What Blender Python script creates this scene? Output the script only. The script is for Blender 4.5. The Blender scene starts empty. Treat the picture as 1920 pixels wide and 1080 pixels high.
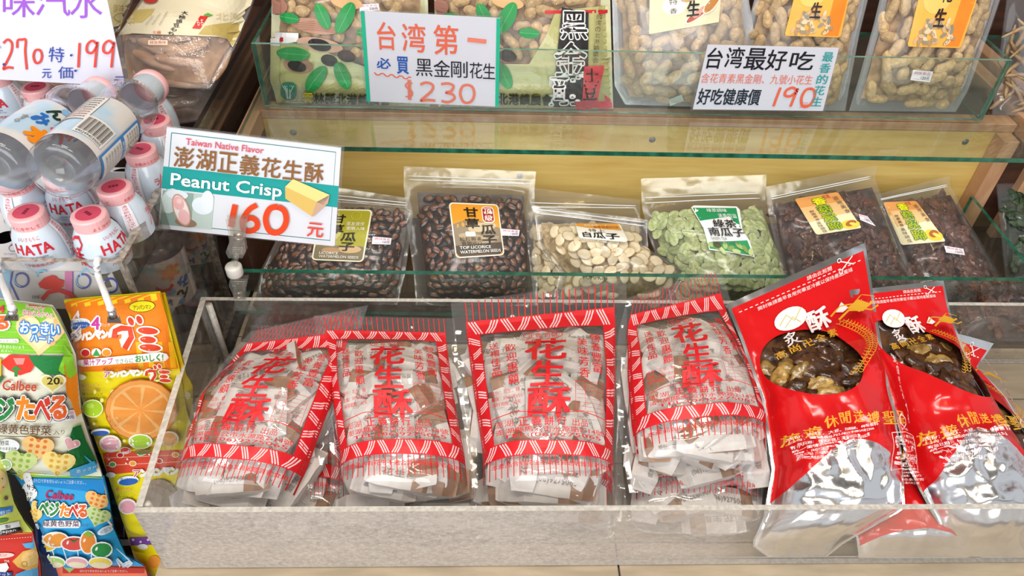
import bpy, bmesh, math, random
import numpy as np
from mathutils import Vector, Matrix, noise
from mathutils.bvhtree import BVHTree
random.seed(7)
COL = bpy.context.scene.collection
SC = bpy.context.scene
PI = math.pi
V = Vector

# ------------------------------------------------------------------ camera
FPX = 1397.0
CAM = V((0.0, 0.0, 0.80))
_a = V((0.9993, -0.0108, -0.0358)).normalized()          # world X seen from the camera
_p = math.radians(42.5)
_d = V((0, -math.cos(_p), -math.sin(_p)))
_d = (_d - _a * _a.dot(_d)).normalized()
_z = -_d
_y = _z.cross(_a)
RW = Matrix((_a, _y, _z))                                 # camera -> world
cam = bpy.data.cameras.new('camera')
cam.sensor_width = 36.0
cam.lens = 36.0 * FPX / 1920.0
cam.clip_start = 0.02
cam_o = bpy.data.objects.new('camera', cam)
COL.objects.link(cam_o)
cam_o.matrix_world = Matrix.Translation(CAM) @ RW.to_4x4()
SC.camera = cam_o
SC.view_settings.view_transform = 'Standard'
SC.view_settings.look = 'None'
SC.view_settings.exposure = -0.08
SC.view_settings.gamma = 1.0
SC.view_settings.use_curve_mapping = False
SC.cycles.max_bounces = 10
SC.cycles.transparent_max_bounces = 24
SC.cycles.transmission_bounces = 6
SC.cycles.glossy_bounces = 4
SC.cycles.diffuse_bounces = 3
SC.cycles.sample_clamp_indirect = 4.0
SC.cycles.caustics_reflective = False
SC.cycles.caustics_refractive = False

# ------------------------------------------------------------------ world and lights
w = bpy.data.worlds.new('world'); SC.world = w; w.use_nodes = True
w.node_tree.nodes['Background'].inputs[0].default_value = (0.92, 0.96, 1.0, 1)
w.node_tree.nodes['Background'].inputs[1].default_value = 0.6


def area(name, loc, target, sx, sy, watts, color):
    l = bpy.data.lights.new(name, 'AREA')
    l.shape = 'RECTANGLE'; l.size = sx; l.size_y = sy; l.energy = watts; l.color = color
    o = bpy.data.objects.new(name, l); COL.objects.link(o)
    o.location = loc
    o.rotation_euler = (V(target) - V(loc)).to_track_quat('-Z', 'Y').to_euler()
    return o


area('daylight_opening', (-0.4, -1.6, 1.25), (0, .8, .15), 2.8, 1.6, 74, (0.94, 0.97, 1.0))
for k, (x, y) in enumerate([(-.75, .35), (.15, .35), (1.05, .35), (.15, 1.0)]):
    area('ceiling_tube', (x, y, 2.42), (x, y + .15, 0), .75, 0.16, 10, (1.0, 0.96, 0.9))
for k, (x, y) in enumerate([(-0.45, 0.1), (0.35, 0.2), (0.85, 0.0), (0.0, 0.75)]):
    l = bpy.data.lights.new('warm_bulb', 'POINT'); l.energy = 3.0; l.color = (1.0, 0.72, 0.33); l.shadow_soft_size = 0.035
    o = bpy.data.objects.new('warm_bulb', l); COL.objects.link(o); o.location = (x, y, 1.75)


# ------------------------------------------------------------------ rays
def ray(px, py):
    return (RW @ V(((px - 960) / FPX, -(py - 540) / FPX, -1.0)))


def on_z(px, py, z):
    d = ray(px, py); return CAM + d * ((z - CAM.z) / d.z)


def on_y(px, py, y):
    d = ray(px, py); return CAM + d * ((y - CAM.y) / d.y)


def on_prof(px, py, prof):
    """where the sight line meets a surface swept along X whose section is the polyline prof [(y, z), ...]"""
    d = ray(px, py); best = None
    n = len(prof) - 1
    for i in range(n):
        (y0, z0), (y1, z1) = prof[i], prof[i + 1]
        ey, ez = y1 - y0, z1 - z0
        den = d.y * ez - d.z * ey
        if abs(den) < 1e-9: continue
        t = ((y0 - CAM.y) * ez - (z0 - CAM.z) * ey) / den
        if t <= 0: continue
        p = CAM + d * t
        s = ((p.y - y0) * ey + (p.z - z0) * ez) / (ey * ey + ez * ez)
        lo = -1e9 if i == 0 else -1e-6
        hi = 1e9 if i == n - 1 else 1 + 1e-6
        e = 0 if lo <= s <= hi else min(abs(s - lo), abs(s - hi))
        if best is None or e < best[0]: best = (e, p)
    return best[1]


# ------------------------------------------------------------------ materials
def lin(h):
    h = h.lstrip('#')
    c = [int(h[i:i + 2], 16) / 255 for i in (0, 2, 4)]
    return tuple((x / 12.92 if x <= .04045 else ((x + .055) / 1.055) ** 2.4) for x in c) + (1,)


_M = {}


def newmat(name):
    m = bpy.data.materials.new(name); m.use_nodes = True
    nt = m.node_tree; nt.nodes.clear()
    out = nt.nodes.new('ShaderNodeOutputMaterial')
    return m, nt, out


def N(nt, typ, **kw):
    n = nt.nodes.new(typ)
    for k, v in kw.items():
        if k.startswith('i_'): n.inputs[int(k[2:])].default_value = v
        else: setattr(n, k, v)
    return n


def bump(nt, scale, strength, dist=0.002, detail=4, kind='NOISE', stretch=None):
    co = N(nt, 'ShaderNodeTexCoord')
    src = co.outputs['Object']
    if stretch:
        mp = N(nt, 'ShaderNodeMapping'); mp.inputs['Scale'].default_value = stretch
        nt.links.new(src, mp.inputs[0]); src = mp.outputs[0]
    if kind == 'NOISE':
        t = N(nt, 'ShaderNodeTexNoise'); t.inputs['Scale'].default_value = scale; t.inputs['Detail'].default_value = detail
        o = t.outputs[0]
    else:
        t = N(nt, 'ShaderNodeTexVoronoi'); t.inputs['Scale'].default_value = scale
        o = t.outputs['Distance']
    nt.links.new(src, t.inputs['Vector'])
    b = N(nt, 'ShaderNodeBump'); b.inputs['Strength'].default_value = strength; b.inputs['Distance'].default_value = dist
    nt.links.new(o, b.inputs['Height'])
    return b.outputs[0]


def solid(name, c, rough=.5, metal=0.0, c2=None, nscale=30, bmp=None, spec=.5, coat=0, trans=0, stretch=None, detail=4, lo=.35, hi=.65):
    if name in _M: return _M[name]
    m, nt, out = newmat(name)
    p = N(nt, 'ShaderNodeBsdfPrincipled')
    p.inputs['Base Color'].default_value = lin(c)
    p.inputs['Roughness'].default_value = rough
    p.inputs['Metallic'].default_value = metal
    p.inputs['Specular IOR Level'].default_value = spec
    p.inputs['Coat Weight'].default_value = coat
    p.inputs['Coat Roughness'].default_value = .08
    if trans: p.inputs['Transmission Weight'].default_value = trans
    if c2:
        co = N(nt, 'ShaderNodeTexCoord'); src = co.outputs['Object']
        if stretch:
            mp = N(nt, 'ShaderNodeMapping'); mp.inputs['Scale'].default_value = stretch
            nt.links.new(src, mp.inputs[0]); src = mp.outputs[0]
        t = N(nt, 'ShaderNodeTexNoise'); t.inputs['Scale'].default_value = nscale; t.inputs['Detail'].default_value = detail
        nt.links.new(src, t.inputs['Vector'])
        r = N(nt, 'ShaderNodeValToRGB')
        r.color_ramp.elements[0].position = lo; r.color_ramp.elements[1].position = hi
        r.color_ramp.elements[0].color = lin(c); r.color_ramp.elements[1].color = lin(c2)
        nt.links.new(t.outputs[0], r.inputs[0]); nt.links.new(r.outputs[0], p.inputs['Base Color'])
    if bmp: nt.links.new(bump(nt, *bmp[:2], **(bmp[2] if len(bmp) > 2 else {})), p.inputs['Normal'])
    nt.links.new(p.outputs[0], out.inputs[0])
    _M[name] = m; return m


def film(name, tint='#ffffff', haze=.05, hazec='#ffffff', rough=.06, bmp=(70, .5), ior=1.5, gloss=1.0, speck=None):
    """thin clear sheet: see-through, fresnel gloss, a little milky scatter"""
    if name in _M: return _M[name]
    m, nt, out = newmat(name)
    tr = N(nt, 'ShaderNodeBsdfTransparent'); tr.inputs[0].default_value = lin(tint)
    df = N(nt, 'ShaderNodeBsdfDiffuse'); df.inputs[0].default_value = lin(hazec)
    gl = N(nt, 'ShaderNodeBsdfGlossy'); gl.inputs['Roughness'].default_value = rough
    gl.inputs[0].default_value = (gloss, gloss, gloss, 1)
    fr = N(nt, 'ShaderNodeFresnel')
    ge = N(nt, 'ShaderNodeNewGeometry'); ms = N(nt, 'ShaderNodeMath', operation='MULTIPLY_ADD')
    ms.inputs[1].default_value = 1 / ior - ior; ms.inputs[2].default_value = ior       # same gloss from both sides of the sheet
    nt.links.new(ge.outputs['Backfacing'], ms.inputs[0]); nt.links.new(ms.outputs[0], fr.inputs[0])
    if bmp:
        b = bump(nt, bmp[0], bmp[1], **(bmp[2] if len(bmp) > 2 else {}))
        nt.links.new(b, gl.inputs['Normal']); nt.links.new(b, fr.inputs['Normal'])
    m1 = N(nt, 'ShaderNodeMixShader'); m1.inputs[0].default_value = haze
    nt.links.new(tr.outputs[0], m1.inputs[1]); nt.links.new(df.outputs[0], m1.inputs[2])
    if speck:                                             # scratches and scuffs: (scale, stretch, lo, hi, amount)
        co = N(nt, 'ShaderNodeTexCoord'); mp = N(nt, 'ShaderNodeMapping'); mp.inputs['Scale'].default_value = speck[1]
        nt.links.new(co.outputs['Object'], mp.inputs[0])
        t = N(nt, 'ShaderNodeTexNoise'); t.inputs['Scale'].default_value = speck[0]; t.inputs['Detail'].default_value = 6; t.inputs['Roughness'].default_value = .75
        nt.links.new(mp.outputs[0], t.inputs['Vector'])
        mr = N(nt, 'ShaderNodeMapRange'); mr.inputs[1].default_value = speck[2]; mr.inputs[2].default_value = speck[3]
        mr.inputs[3].default_value = haze; mr.inputs[4].default_value = speck[4]
        nt.links.new(t.outputs[0], mr.inputs[0])
        last = mr.outputs[0]
        if len(speck) > 5:                                # wear concentrated along the first part of the object X axis
            sx = N(nt, 'ShaderNodeSeparateXYZ'); nt.links.new(co.outputs['Object'], sx.inputs[0])
            g = N(nt, 'ShaderNodeMapRange'); g.inputs[1].default_value = speck[5]; g.inputs[2].default_value = speck[6]
            g.inputs[3].default_value = 1.0; g.inputs[4].default_value = speck[7]
            nz = N(nt, 'ShaderNodeTexNoise'); nz.inputs['Scale'].default_value = 9; nt.links.new(co.outputs['Object'], nz.inputs['Vector'])
            ad = N(nt, 'ShaderNodeMath', operation='MULTIPLY_ADD'); ad.inputs[1].default_value = .5
            nt.links.new(nz.outputs[0], ad.inputs[0]); nt.links.new(sx.outputs[0], ad.inputs[2])
            nt.links.new(ad.outputs[0], g.inputs[0])
            mu = N(nt, 'ShaderNodeMath', operation='MULTIPLY'); nt.links.new(last, mu.inputs[0]); nt.links.new(g.outputs[0], mu.inputs[1])
            last = mu.outputs[0]
        nt.links.new(last, m1.inputs[0])
    m2 = N(nt, 'ShaderNodeMixShader')
    nt.links.new(fr.outputs[0], m2.inputs[0]); nt.links.new(m1.outputs[0], m2.inputs[1]); nt.links.new(gl.outputs[0], m2.inputs[2])
    nt.links.new(m2.outputs[0], out.inputs[0])
    _M[name] = m; return m


def ink(c):
    return solid('ink_' + c, c, rough=.42, spec=.4)


def foilprint(c):
    return solid('gloss_print_' + c, c, rough=.22, spec=.6, bmp=(55, .35, dict(dist=.003)))


FILM = film('clear_film', haze=.035, bmp=(42, .28, dict(dist=.003, detail=1.2)), rough=.12, gloss=.5)
FILM2 = film('milky_film', haze=.16, bmp=(40, .4, dict(dist=.003)), rough=.12)
GLASS = film('float_glass', tint='#f9fcfa', haze=.02, hazec='#c4cfc0', bmp=None, rough=.01)
GEDGE = solid('green_glass_edge', '#174a38', rough=.15, c2='#2c705a', nscale=60, coat=.6)
ACR = film('worn_acrylic', haze=.06, hazec='#8f867c', bmp=(8, .05), rough=.08, speck=(75, (1, 1, 1), .5, .75, .34))
ACRF = film('scuffed_acrylic', haze=.30, hazec='#c9bdb2', bmp=(8, .05), rough=.12, speck=(210, (.85, 1, 1.25), .36, .66, .80, .05, .36, .14))
AEDGE = solid('acrylic_edge', '#b3aba0', rough=.35, c2='#cfc8bd', nscale=200, coat=.3)
YWOOD = solid('yellow_plywood', '#caa152', rough=.45, c2='#dfbf70', nscale=5, stretch=(1.2, 1, 14), detail=8, lo=.3, hi=.7, bmp=(30, .1))
LWOOD = solid('pale_timber', '#c99e78', rough=.5, c2='#b98761', nscale=8, stretch=(10, 1, 2), detail=6)
DWOOD = solid('dark_timber', '#3a2116', rough=.45, c2='#4c2d1e', nscale=9, stretch=(2, 2, 9))
DARK = solid('dark_void_board', '#17110e', rough=.7)
PLANK = solid('counter_tile', '#a5937a', rough=.35, c2='#bba88c', nscale=14, stretch=(1, 5, 1), detail=6, coat=.2)
GROUT = solid('grout', '#5b5148', rough=.8)
PAPER = solid('paper_white', '#ebebee', rough=.6)


# ------------------------------------------------------------------ objects
def thing(name, label, cat, loc, group=None, kind=None):
    o = bpy.data.objects.new(name, None); COL.objects.link(o)
    o.location = loc; o.empty_display_size = .02
    if label: o['label'] = label
    if cat: o['category'] = cat
    if group: o['group'] = group
    if kind: o['kind'] = kind
    return o


def root_loc(o):
    l = V((0, 0, 0))
    while o is not None:
        l = l + o.location; o = o.parent
    return l


def mesh_obj(name, verts, faces, mats, parent=None, midx=None, smooth=False, label=None):
    """verts in world space; the object sits at its parent's origin"""
    me = bpy.data.meshes.new(name)
    org = root_loc(parent) if parent else V((0, 0, 0))
    me.from_pydata([tuple(V(v) - org) for v in verts], [], faces)
    for m in (mats if isinstance(mats, (list, tuple)) else [mats]): me.materials.append(m)
    if midx is not None: me.polygons.foreach_set('material_index', midx)
    if smooth: me.polygons.foreach_set('use_smooth', [True] * len(me.polygons))
    me.update()
    o = bpy.data.objects.new(name, me); COL.objects.link(o)
    if parent: o.parent = parent
    if label: o['label'] = label
    return o


def centre(o):
    """move a parentless mesh object's origin to its own base"""
    vs = [v.co for v in o.data.vertices]
    c = V((sum(v.x for v in vs) / len(vs), sum(v.y for v in vs) / len(vs), min(v.z for v in vs)))
    for v in vs: v -= c
    o.location = c
    return o


def bm_obj(name, bm, mats, parent=None, smooth=False, label=None):
    me = bpy.data.meshes.new(name)
    if parent:
        org = root_loc(parent)
        bmesh.ops.translate(bm, vec=-org, verts=bm.verts)
    bm.to_mesh(me); bm.free()
    for m in (mats if isinstance(mats, (list, tuple)) else [mats]): me.materials.append(m)
    if smooth: me.polygons.foreach_set('use_smooth', [True] * len(me.polygons))
    o = bpy.data.objects.new(name, me); COL.objects.link(o)
    if parent: o.parent = parent
    if label: o['label'] = label
    return o


def slab(name, corners, vec, mats, parent=None, bev=0.0, label=None):
    """a plate: four corners of one face, pushed along vec; big faces use mats[0], the thin sides mats[1]"""
    bm = bmesh.new()
    a = [bm.verts.new(V(c)) for c in corners]
    b = [bm.verts.new(V(c) + V(vec)) for c in corners]
    f = bm.faces.new(a); g = bm.faces.new(b[::-1])
    sides = [bm.faces.new([a[i], b[i], b[(i + 1) % 4], a[(i + 1) % 4]]) for i in range(4)]
    if len(mats) > 1 if isinstance(mats, (list, tuple)) else False:
        for s in sides: s.material_index = 1
    bmesh.ops.recalc_face_normals(bm, faces=bm.faces)
    if bev: bmesh.ops.bevel(bm, geom=list(bm.edges), offset=bev, segments=2, affect='EDGES', profile=.5)
    return bm_obj(name, bm, mats, parent, label=label)


def box(name, x0, x1, y0, y1, z0, z1, mats, parent=None, bev=.001, label=None, thin=None):
    """axis box; thin = axis along which the plate is thin (its two faces get mats[0])"""
    if thin == 'z': return slab(name, [(x0, y0, z0), (x1, y0, z0), (x1, y1, z0), (x0, y1, z0)], (0, 0, z1 - z0), mats, parent, bev, label)
    if thin == 'x': return slab(name, [(x0, y0, z0), (x0, y1, z0), (x0, y1, z1), (x0, y0, z1)], (x1 - x0, 0, 0), mats, parent, bev, label)
    return slab(name, [(x0, y0, z0), (x1, y0, z0), (x1, y0, z1), (x0, y0, z1)], (0, y1 - y0, 0), mats, parent, bev, label)


def tube(pts, r, seg=8, cap=True):
    """verts, faces of a round bar through pts"""
    vs, fs = [], []
    pts = [V(p) for p in pts]
    up = V((0.13, 0.2, 1)).normalized()
    for i, p in enumerate(pts):
        t = (pts[min(i + 1, len(pts) - 1)] - pts[max(i - 1, 0)]).normalized()
        n = t.cross(up)
        if n.length < .05: n = t.cross(V((1, 0, 0)))
        n.normalize(); b = t.cross(n)
        rr = r[i] if isinstance(r, (list, tuple)) else r
        for k in range(seg):
            a = 2 * PI * k / seg
            vs.append(p + (n * math.cos(a) + b * math.sin(a)) * rr)
    for i in range(len(pts) - 1):
        for k in range(seg):
            k2 = (k + 1) % seg
            fs.append((i * seg + k, i * seg + k2, (i + 1) * seg + k2, (i + 1) * seg + k))
    if cap:
        fs.append(tuple(range(seg - 1, -1, -1))); fs.append(tuple((len(pts) - 1) * seg + k for k in range(seg)))
    return vs, fs


def lathe(prof, seg=28, mat_of=None):
    """prof [(r, z)]; verts, faces, midx about the z axis"""
    vs, fs, mi = [], [], []
    for r, z in prof:
        for k in range(seg):
            a = 2 * PI * k / seg
            vs.append(V((r * math.cos(a), r * math.sin(a), z)))
    for i in range(len(prof) - 1):
        for k in range(seg):
            k2 = (k + 1) % seg
            fs.append((i * seg + k, i * seg + k2, (i + 1) * seg + k2, (i + 1) * seg + k)); mi.append(mat_of(i) if mat_of else 0)
    return vs, fs, mi


# ------------------------------------------------------------------ surfaces that carry print
class Plane:
    """flat face seen through four pixel corners tl, tr, br, bl on a swept profile"""
    def __init__(s, pts):
        s.p = [V(p) for p in pts]
        s.n = (s.p[1] - s.p[0]).cross(s.p[3] - s.p[0]).normalized()
        if s.n.dot(CAM - s.p[0]) < 0: s.n = -s.n
    def px(s, x, y, off):
        d = ray(x, y); t = (s.p[0] - CAM).dot(s.n) / d.dot(s.n)
        return CAM + d * t + s.n * off
    def uv(s, u, v, off):
        a = s.p[3].lerp(s.p[2], u); b = s.p[0].lerp(s.p[1], u)
        return a.lerp(b, v) + s.n * off


class Grid:
    """curved sheet from a grid of points P[j][i] (v, u)"""
    def __init__(s, P, n):
        s.P = P; s.nv = len(P) - 1; s.nu = len(P[0]) - 1; s.n = n
        vs = [p for r in P for p in r]
        w_ = s.nu + 1
        fs = [(j * w_ + i, j * w_ + i + 1, (j + 1) * w_ + i + 1, (j + 1) * w_ + i) for j in range(s.nv) for i in range(s.nu)]
        s.vs, s.fs = vs, fs
        s.bvh = BVHTree.FromPolygons(vs, fs)
    def uv(s, u, v, off):
        x = min(max(u, 0), 1) * s.nu; y = min(max(v, 0), 1) * s.nv
        i = min(int(x), s.nu - 1); j = min(int(y), s.nv - 1); fx, fy = x - i, y - j
        a = s.P[j][i].lerp(s.P[j][i + 1], fx); b = s.P[j + 1][i].lerp(s.P[j + 1][i + 1], fx)
        p = a.lerp(b, fy)
        if off:
            n = (s.P[j][i + 1] - s.P[j][i]).cross(s.P[j + 1][i] - s.P[j][i])
            if n.length > 1e-12:
                n.normalize()
                if n.dot(s.n) < 0: n = -n
            else: n = s.n
            p = p + (n + s.n).normalized() * off
        return p
    def px(s, x, y, off):
        d = ray(x, y).normalized()
        h = s.bvh.ray_cast(CAM, d)
        if h[0] is None:
            h2 = s.bvh.find_nearest(CAM + d * ((s.P[s.nv // 2][s.nu // 2] - CAM).dot(s.n) / d.dot(s.n)))
            p, n = h2[0], h2[1]
        else: p, n = h[0], h[1]
        if n.dot(s.n) < 0: n = -n
        return p + (n + s.n).normalized() * off


_T = {}


def glyphs(s, weight=0.0):
    k = (s, weight)
    if k in _T: return _T[k]
    c = bpy.data.curves.new('t', 'FONT'); c.body = s; c.resolution_u = 2; c.offset = weight
    o = bpy.data.objects.new('t', c); COL.objects.link(o)
    me = bpy.data.meshes.new_from_object(o.evaluated_get(bpy.context.evaluated_depsgraph_get()))
    vs = [(v.co.x, v.co.y) for v in me.vertices]; fs = [tuple(p.vertices) for p in me.polygons]
    bpy.data.objects.remove(o); bpy.data.curves.remove(c); bpy.data.meshes.remove(me)
    _T[k] = (vs, fs); return _T[k]


def bold(s, weight):
    """heavier lettering by striking the glyphs several times"""
    if weight <= 0: return glyphs(s)
    k = (s, weight)
    if k in _T: return _T[k]
    v, f = glyphs(s)
    n = 4 if weight < .032 else 8
    V_, F_ = [], []
    for i in range(n):
        a = 2 * PI * (i + .5) / n; b = len(V_)
        V_ += [(x + weight * math.cos(a), y + weight * math.sin(a)) for x, y in v]
        F_ += [tuple(b + q for q in g) for g in f]
    b = len(V_); V_ += v; F_ += [tuple(b + q for q in g) for g in f]
    _T[k] = (V_, F_); return _T[k]


def homography(src, dst):
    A = []; B = []
    for (x, y), (u, v) in zip(src, dst):
        A.append([x, y, 1, 0, 0, 0, -u * x, -u * y]); B.append(u)
        A.append([0, 0, 0, x, y, 1, -v * x, -v * y]); B.append(v)
    h = np.linalg.solve(np.array(A, float), np.array(B, float))
    return lambda x, y: ((h[0] * x + h[1] * y + h[2]) / (h[6] * x + h[7] * y + 1), (h[3] * x + h[4] * y + h[5]) / (h[6] * x + h[7] * y + 1))


class Print:
    """collects flat coloured shapes and lays them on a surface; x right, y down in pixels or in a design frame"""
    def __init__(s, surf, frame=None, size=None, mode='px', step=.00018, base=.0004, maxlen=14, mat=ink):
        s.surf, s.mode, s.step, s.base, s.maxlen, s.mat = surf, mode, step, base, maxlen, mat
        s.map = lambda x, y: (x, y)
        if frame:
            w_, h_ = size
            s.map = homography([(0, 0), (w_, 0), (w_, h_), (0, h_)], frame)
        s.V, s.F, s.I, s.mats, s.layer = [], [], [], [], 0
    def mi(s, c):
        m = s.mat(c) if isinstance(c, str) else c
        if m not in s.mats: s.mats.append(m)
        return s.mats.index(m)
    def add(s, vs, fs, c, lift=True, tess=True, per=0):
        if not vs: return
        if tess and s.maxlen:
            big = False
            for f in fs:
                for i in range(len(f)):
                    a, b = vs[f[i]], vs[f[(i + 1) % len(f)]]
                    if abs(a[0] - b[0]) + abs(a[1] - b[1]) > s.maxlen * 1.4: big = True; break
                if big: break
            if big:
                bm = bmesh.new(); bv = [bm.verts.new((x, y, 0)) for x, y in vs]
                for f in fs:
                    try: bm.faces.new([bv[i] for i in f])
                    except ValueError: pass
                bmesh.ops.triangulate(bm, faces=bm.faces)
                for _ in range(6):
                    es = [e for e in bm.edges if e.calc_length() > s.maxlen]
                    if not es: break
                    bmesh.ops.subdivide_edges(bm, edges=es, cuts=1, use_grid_fill=False)
                    bmesh.ops.triangulate(bm, faces=[f for f in bm.faces if len(f.verts) > 3])
                bm.verts.ensure_lookup_table()
                for i, v_ in enumerate(bm.verts): v_.index = i
                vs = [(v_.co.x, v_.co.y) for v_ in bm.verts]; fs = [tuple(v_.index for v_ in f.verts) for f in bm.faces]
                bm.free()
        if lift: s.layer += 1
        off = s.base + s.layer * s.step
        b = len(s.V); k = s.mi(c)
        for i, (x, y) in enumerate(vs):
            X, Y = s.map(x, y)
            q = off + ((i // per) * .000018 if per else 0)   # repeated strikes sit a hair apart
            s.V.append(s.surf.px(X, Y, q) if s.mode == 'px' else s.surf.uv(X, Y, q))
        for f in fs: s.F.append(tuple(b + i for i in f)); s.I.append(k)
    def poly(s, pts, c, lift=True):
        bm = bmesh.new(); bv = [bm.verts.new((x, y, 0)) for x, y in pts]
        bm.faces.new(bv); bmesh.ops.triangulate(bm, faces=bm.faces)
        bm.verts.index_update()
        fs = [tuple(v_.index for v_ in f.verts) for f in bm.faces]; bm.free()
        s.add(list(pts), fs, c, lift)
    def rect(s, x0, y0, x1, y1, c, r=0, lift=True):
        if r <= 0: return s.poly([(x0, y0), (x1, y0), (x1, y1), (x0, y1)], c, lift)
        pts = []
        for cx, cy, a0 in ((x1 - r, y0 + r, -90), (x1 - r, y1 - r, 0), (x0 + r, y1 - r, 90), (x0 + r, y0 + r, 180)):
            for k in range(5):
                a = math.radians(a0 + 90 * k / 4); pts.append((cx + r * math.cos(a), cy + r * math.sin(a)))
        s.poly(pts, c, lift)
    def ell(s, cx, cy, rx, ry, c, rot=0, n=20, lift=True, a0=0, a1=360):
        R = math.radians(rot); pts = []
        for k in range(n):
            a = math.radians(a0 + (a1 - a0) * k / (n if a1 - a0 == 360 else n - 1))
            x, y = rx * math.cos(a), ry * math.sin(a)
            pts.append((cx + x * math.cos(R) - y * math.sin(R), cy + x * math.sin(R) + y * math.cos(R)))
        s.poly(pts, c, lift)
    def ring(s, cx, cy, rx, ry, w_, c, n=24, a0=0, a1=360, rot=0):
        R = math.radians(rot)
        pts = []
        for k in range(n + 1):
            a = math.radians(a0 + (a1 - a0) * k / n); x, y = rx * math.cos(a), ry * math.sin(a)
            pts.append((cx + x * math.cos(R) - y * math.sin(R), cy + x * math.sin(R) + y * math.cos(R)))
        s.line(pts, w_, c)
    def line(s, pts, w_, c, lift=True, taper=False):
        vs, fs = [], []
        n = len(pts)
        for i, (x, y) in enumerate(pts):
            x0, y0 = pts[max(i - 1, 0)]; x1, y1 = pts[min(i + 1, n - 1)]
            dx, dy = x1 - x0, y1 - y0; L = math.hypot(dx, dy) or 1
            ww = w_ / 2 * ((1 - .75 * i / (n - 1)) if taper else 1)
            vs += [(x - dy / L * ww, y + dx / L * ww), (x + dy / L * ww, y - dx / L * ww)]
        for i in range(n - 1): fs.append((2 * i, 2 * i + 1, 2 * i + 3, 2 * i + 2))
        s.add(vs, fs, c, lift)
    def text(s, t, x0, y0, x1, y1, c, weight=0.0, rot=0, skew=0, outline=None, lift=True):
        if outline: s.text(t, x0, y0, x1, y1, outline[0], weight + outline[1], rot, skew, None, lift, )
        vs, fs = bold(t, weight)
        v0, _ = glyphs(t, 0.0)
        if not v0: return
        ax, bx = min(v[0] for v in v0), max(v[0] for v in v0); ay, by = min(v[1] for v in v0), max(v[1] for v in v0)
        sx = (x1 - x0) / max(bx - ax, 1e-3); sy = (y1 - y0) / max(by - ay, 1e-3)
        cx, cy = (x0 + x1) / 2, (y0 + y1) / 2; R = math.radians(rot)
        o = []
        for x, y in vs:
            X = x0 + (x - ax) * sx - cx; Y = y1 - (y - ay) * sy - cy
            X -= Y * skew
            o.append((cx + X * math.cos(R) - Y * math.sin(R), cy + X * math.sin(R) + Y * math.cos(R)))
        s.add(o, fs, c, lift, tess=False, per=len(v0) if weight > 0 else 0)
    def vtext(s, t, x0, y0, x1, y1, c, weight=0.0, skew=0, outline=None, dx=0, gap=.08):
        n = len(t); h = (y1 - y0) / n
        for k, ch in enumerate(t):
            if ch == ' ': continue
            s.text(ch, x0 + dx * k, y0 + h * k + h * gap, x1 + dx * k, y0 + h * (k + 1) - h * gap, c, weight, 0, skew, outline, lift=(k == 0))
    def heart(s, cx, cy, r, c, rot=0, sy=1.0):
        R = math.radians(rot); pts = []
        for k in range(26):
            a = 2 * PI * k / 26
            x = r * math.sin(a) ** 3; y = -r * sy * (13 * math.cos(a) - 5 * math.cos(2 * a) - 2 * math.cos(3 * a) - math.cos(4 * a)) / 16
            pts.append((cx + x * math.cos(R) - y * math.sin(R), cy + x * math.sin(R) + y * math.cos(R)))
        s.poly(pts, c)
    def build(s, name, parent, label=None):
        return mesh_obj(name, s.V, s.F, s.mats, parent, s.I, label=label)


def sm(x, a, b):
    t = min(max((x - a) / (b - a), 0), 1); return t * t * (3 - 2 * t)


# ------------------------------------------------------------------ pouches
_BB = {}


def BBOX(me):
    if me.name not in _BB:
        c = [v.co for v in me.vertices]
        mx = [max(abs(v[k]) for v in c) for k in range(3)]
        _BB[me.name] = [(a * mx[0] * .9, b * mx[1] * .8, mx[2] * .75) for a in (-1, 1) for b in (-1, 1)] + [(0, 0, mx[2])]
    return _BB[me.name]


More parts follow.
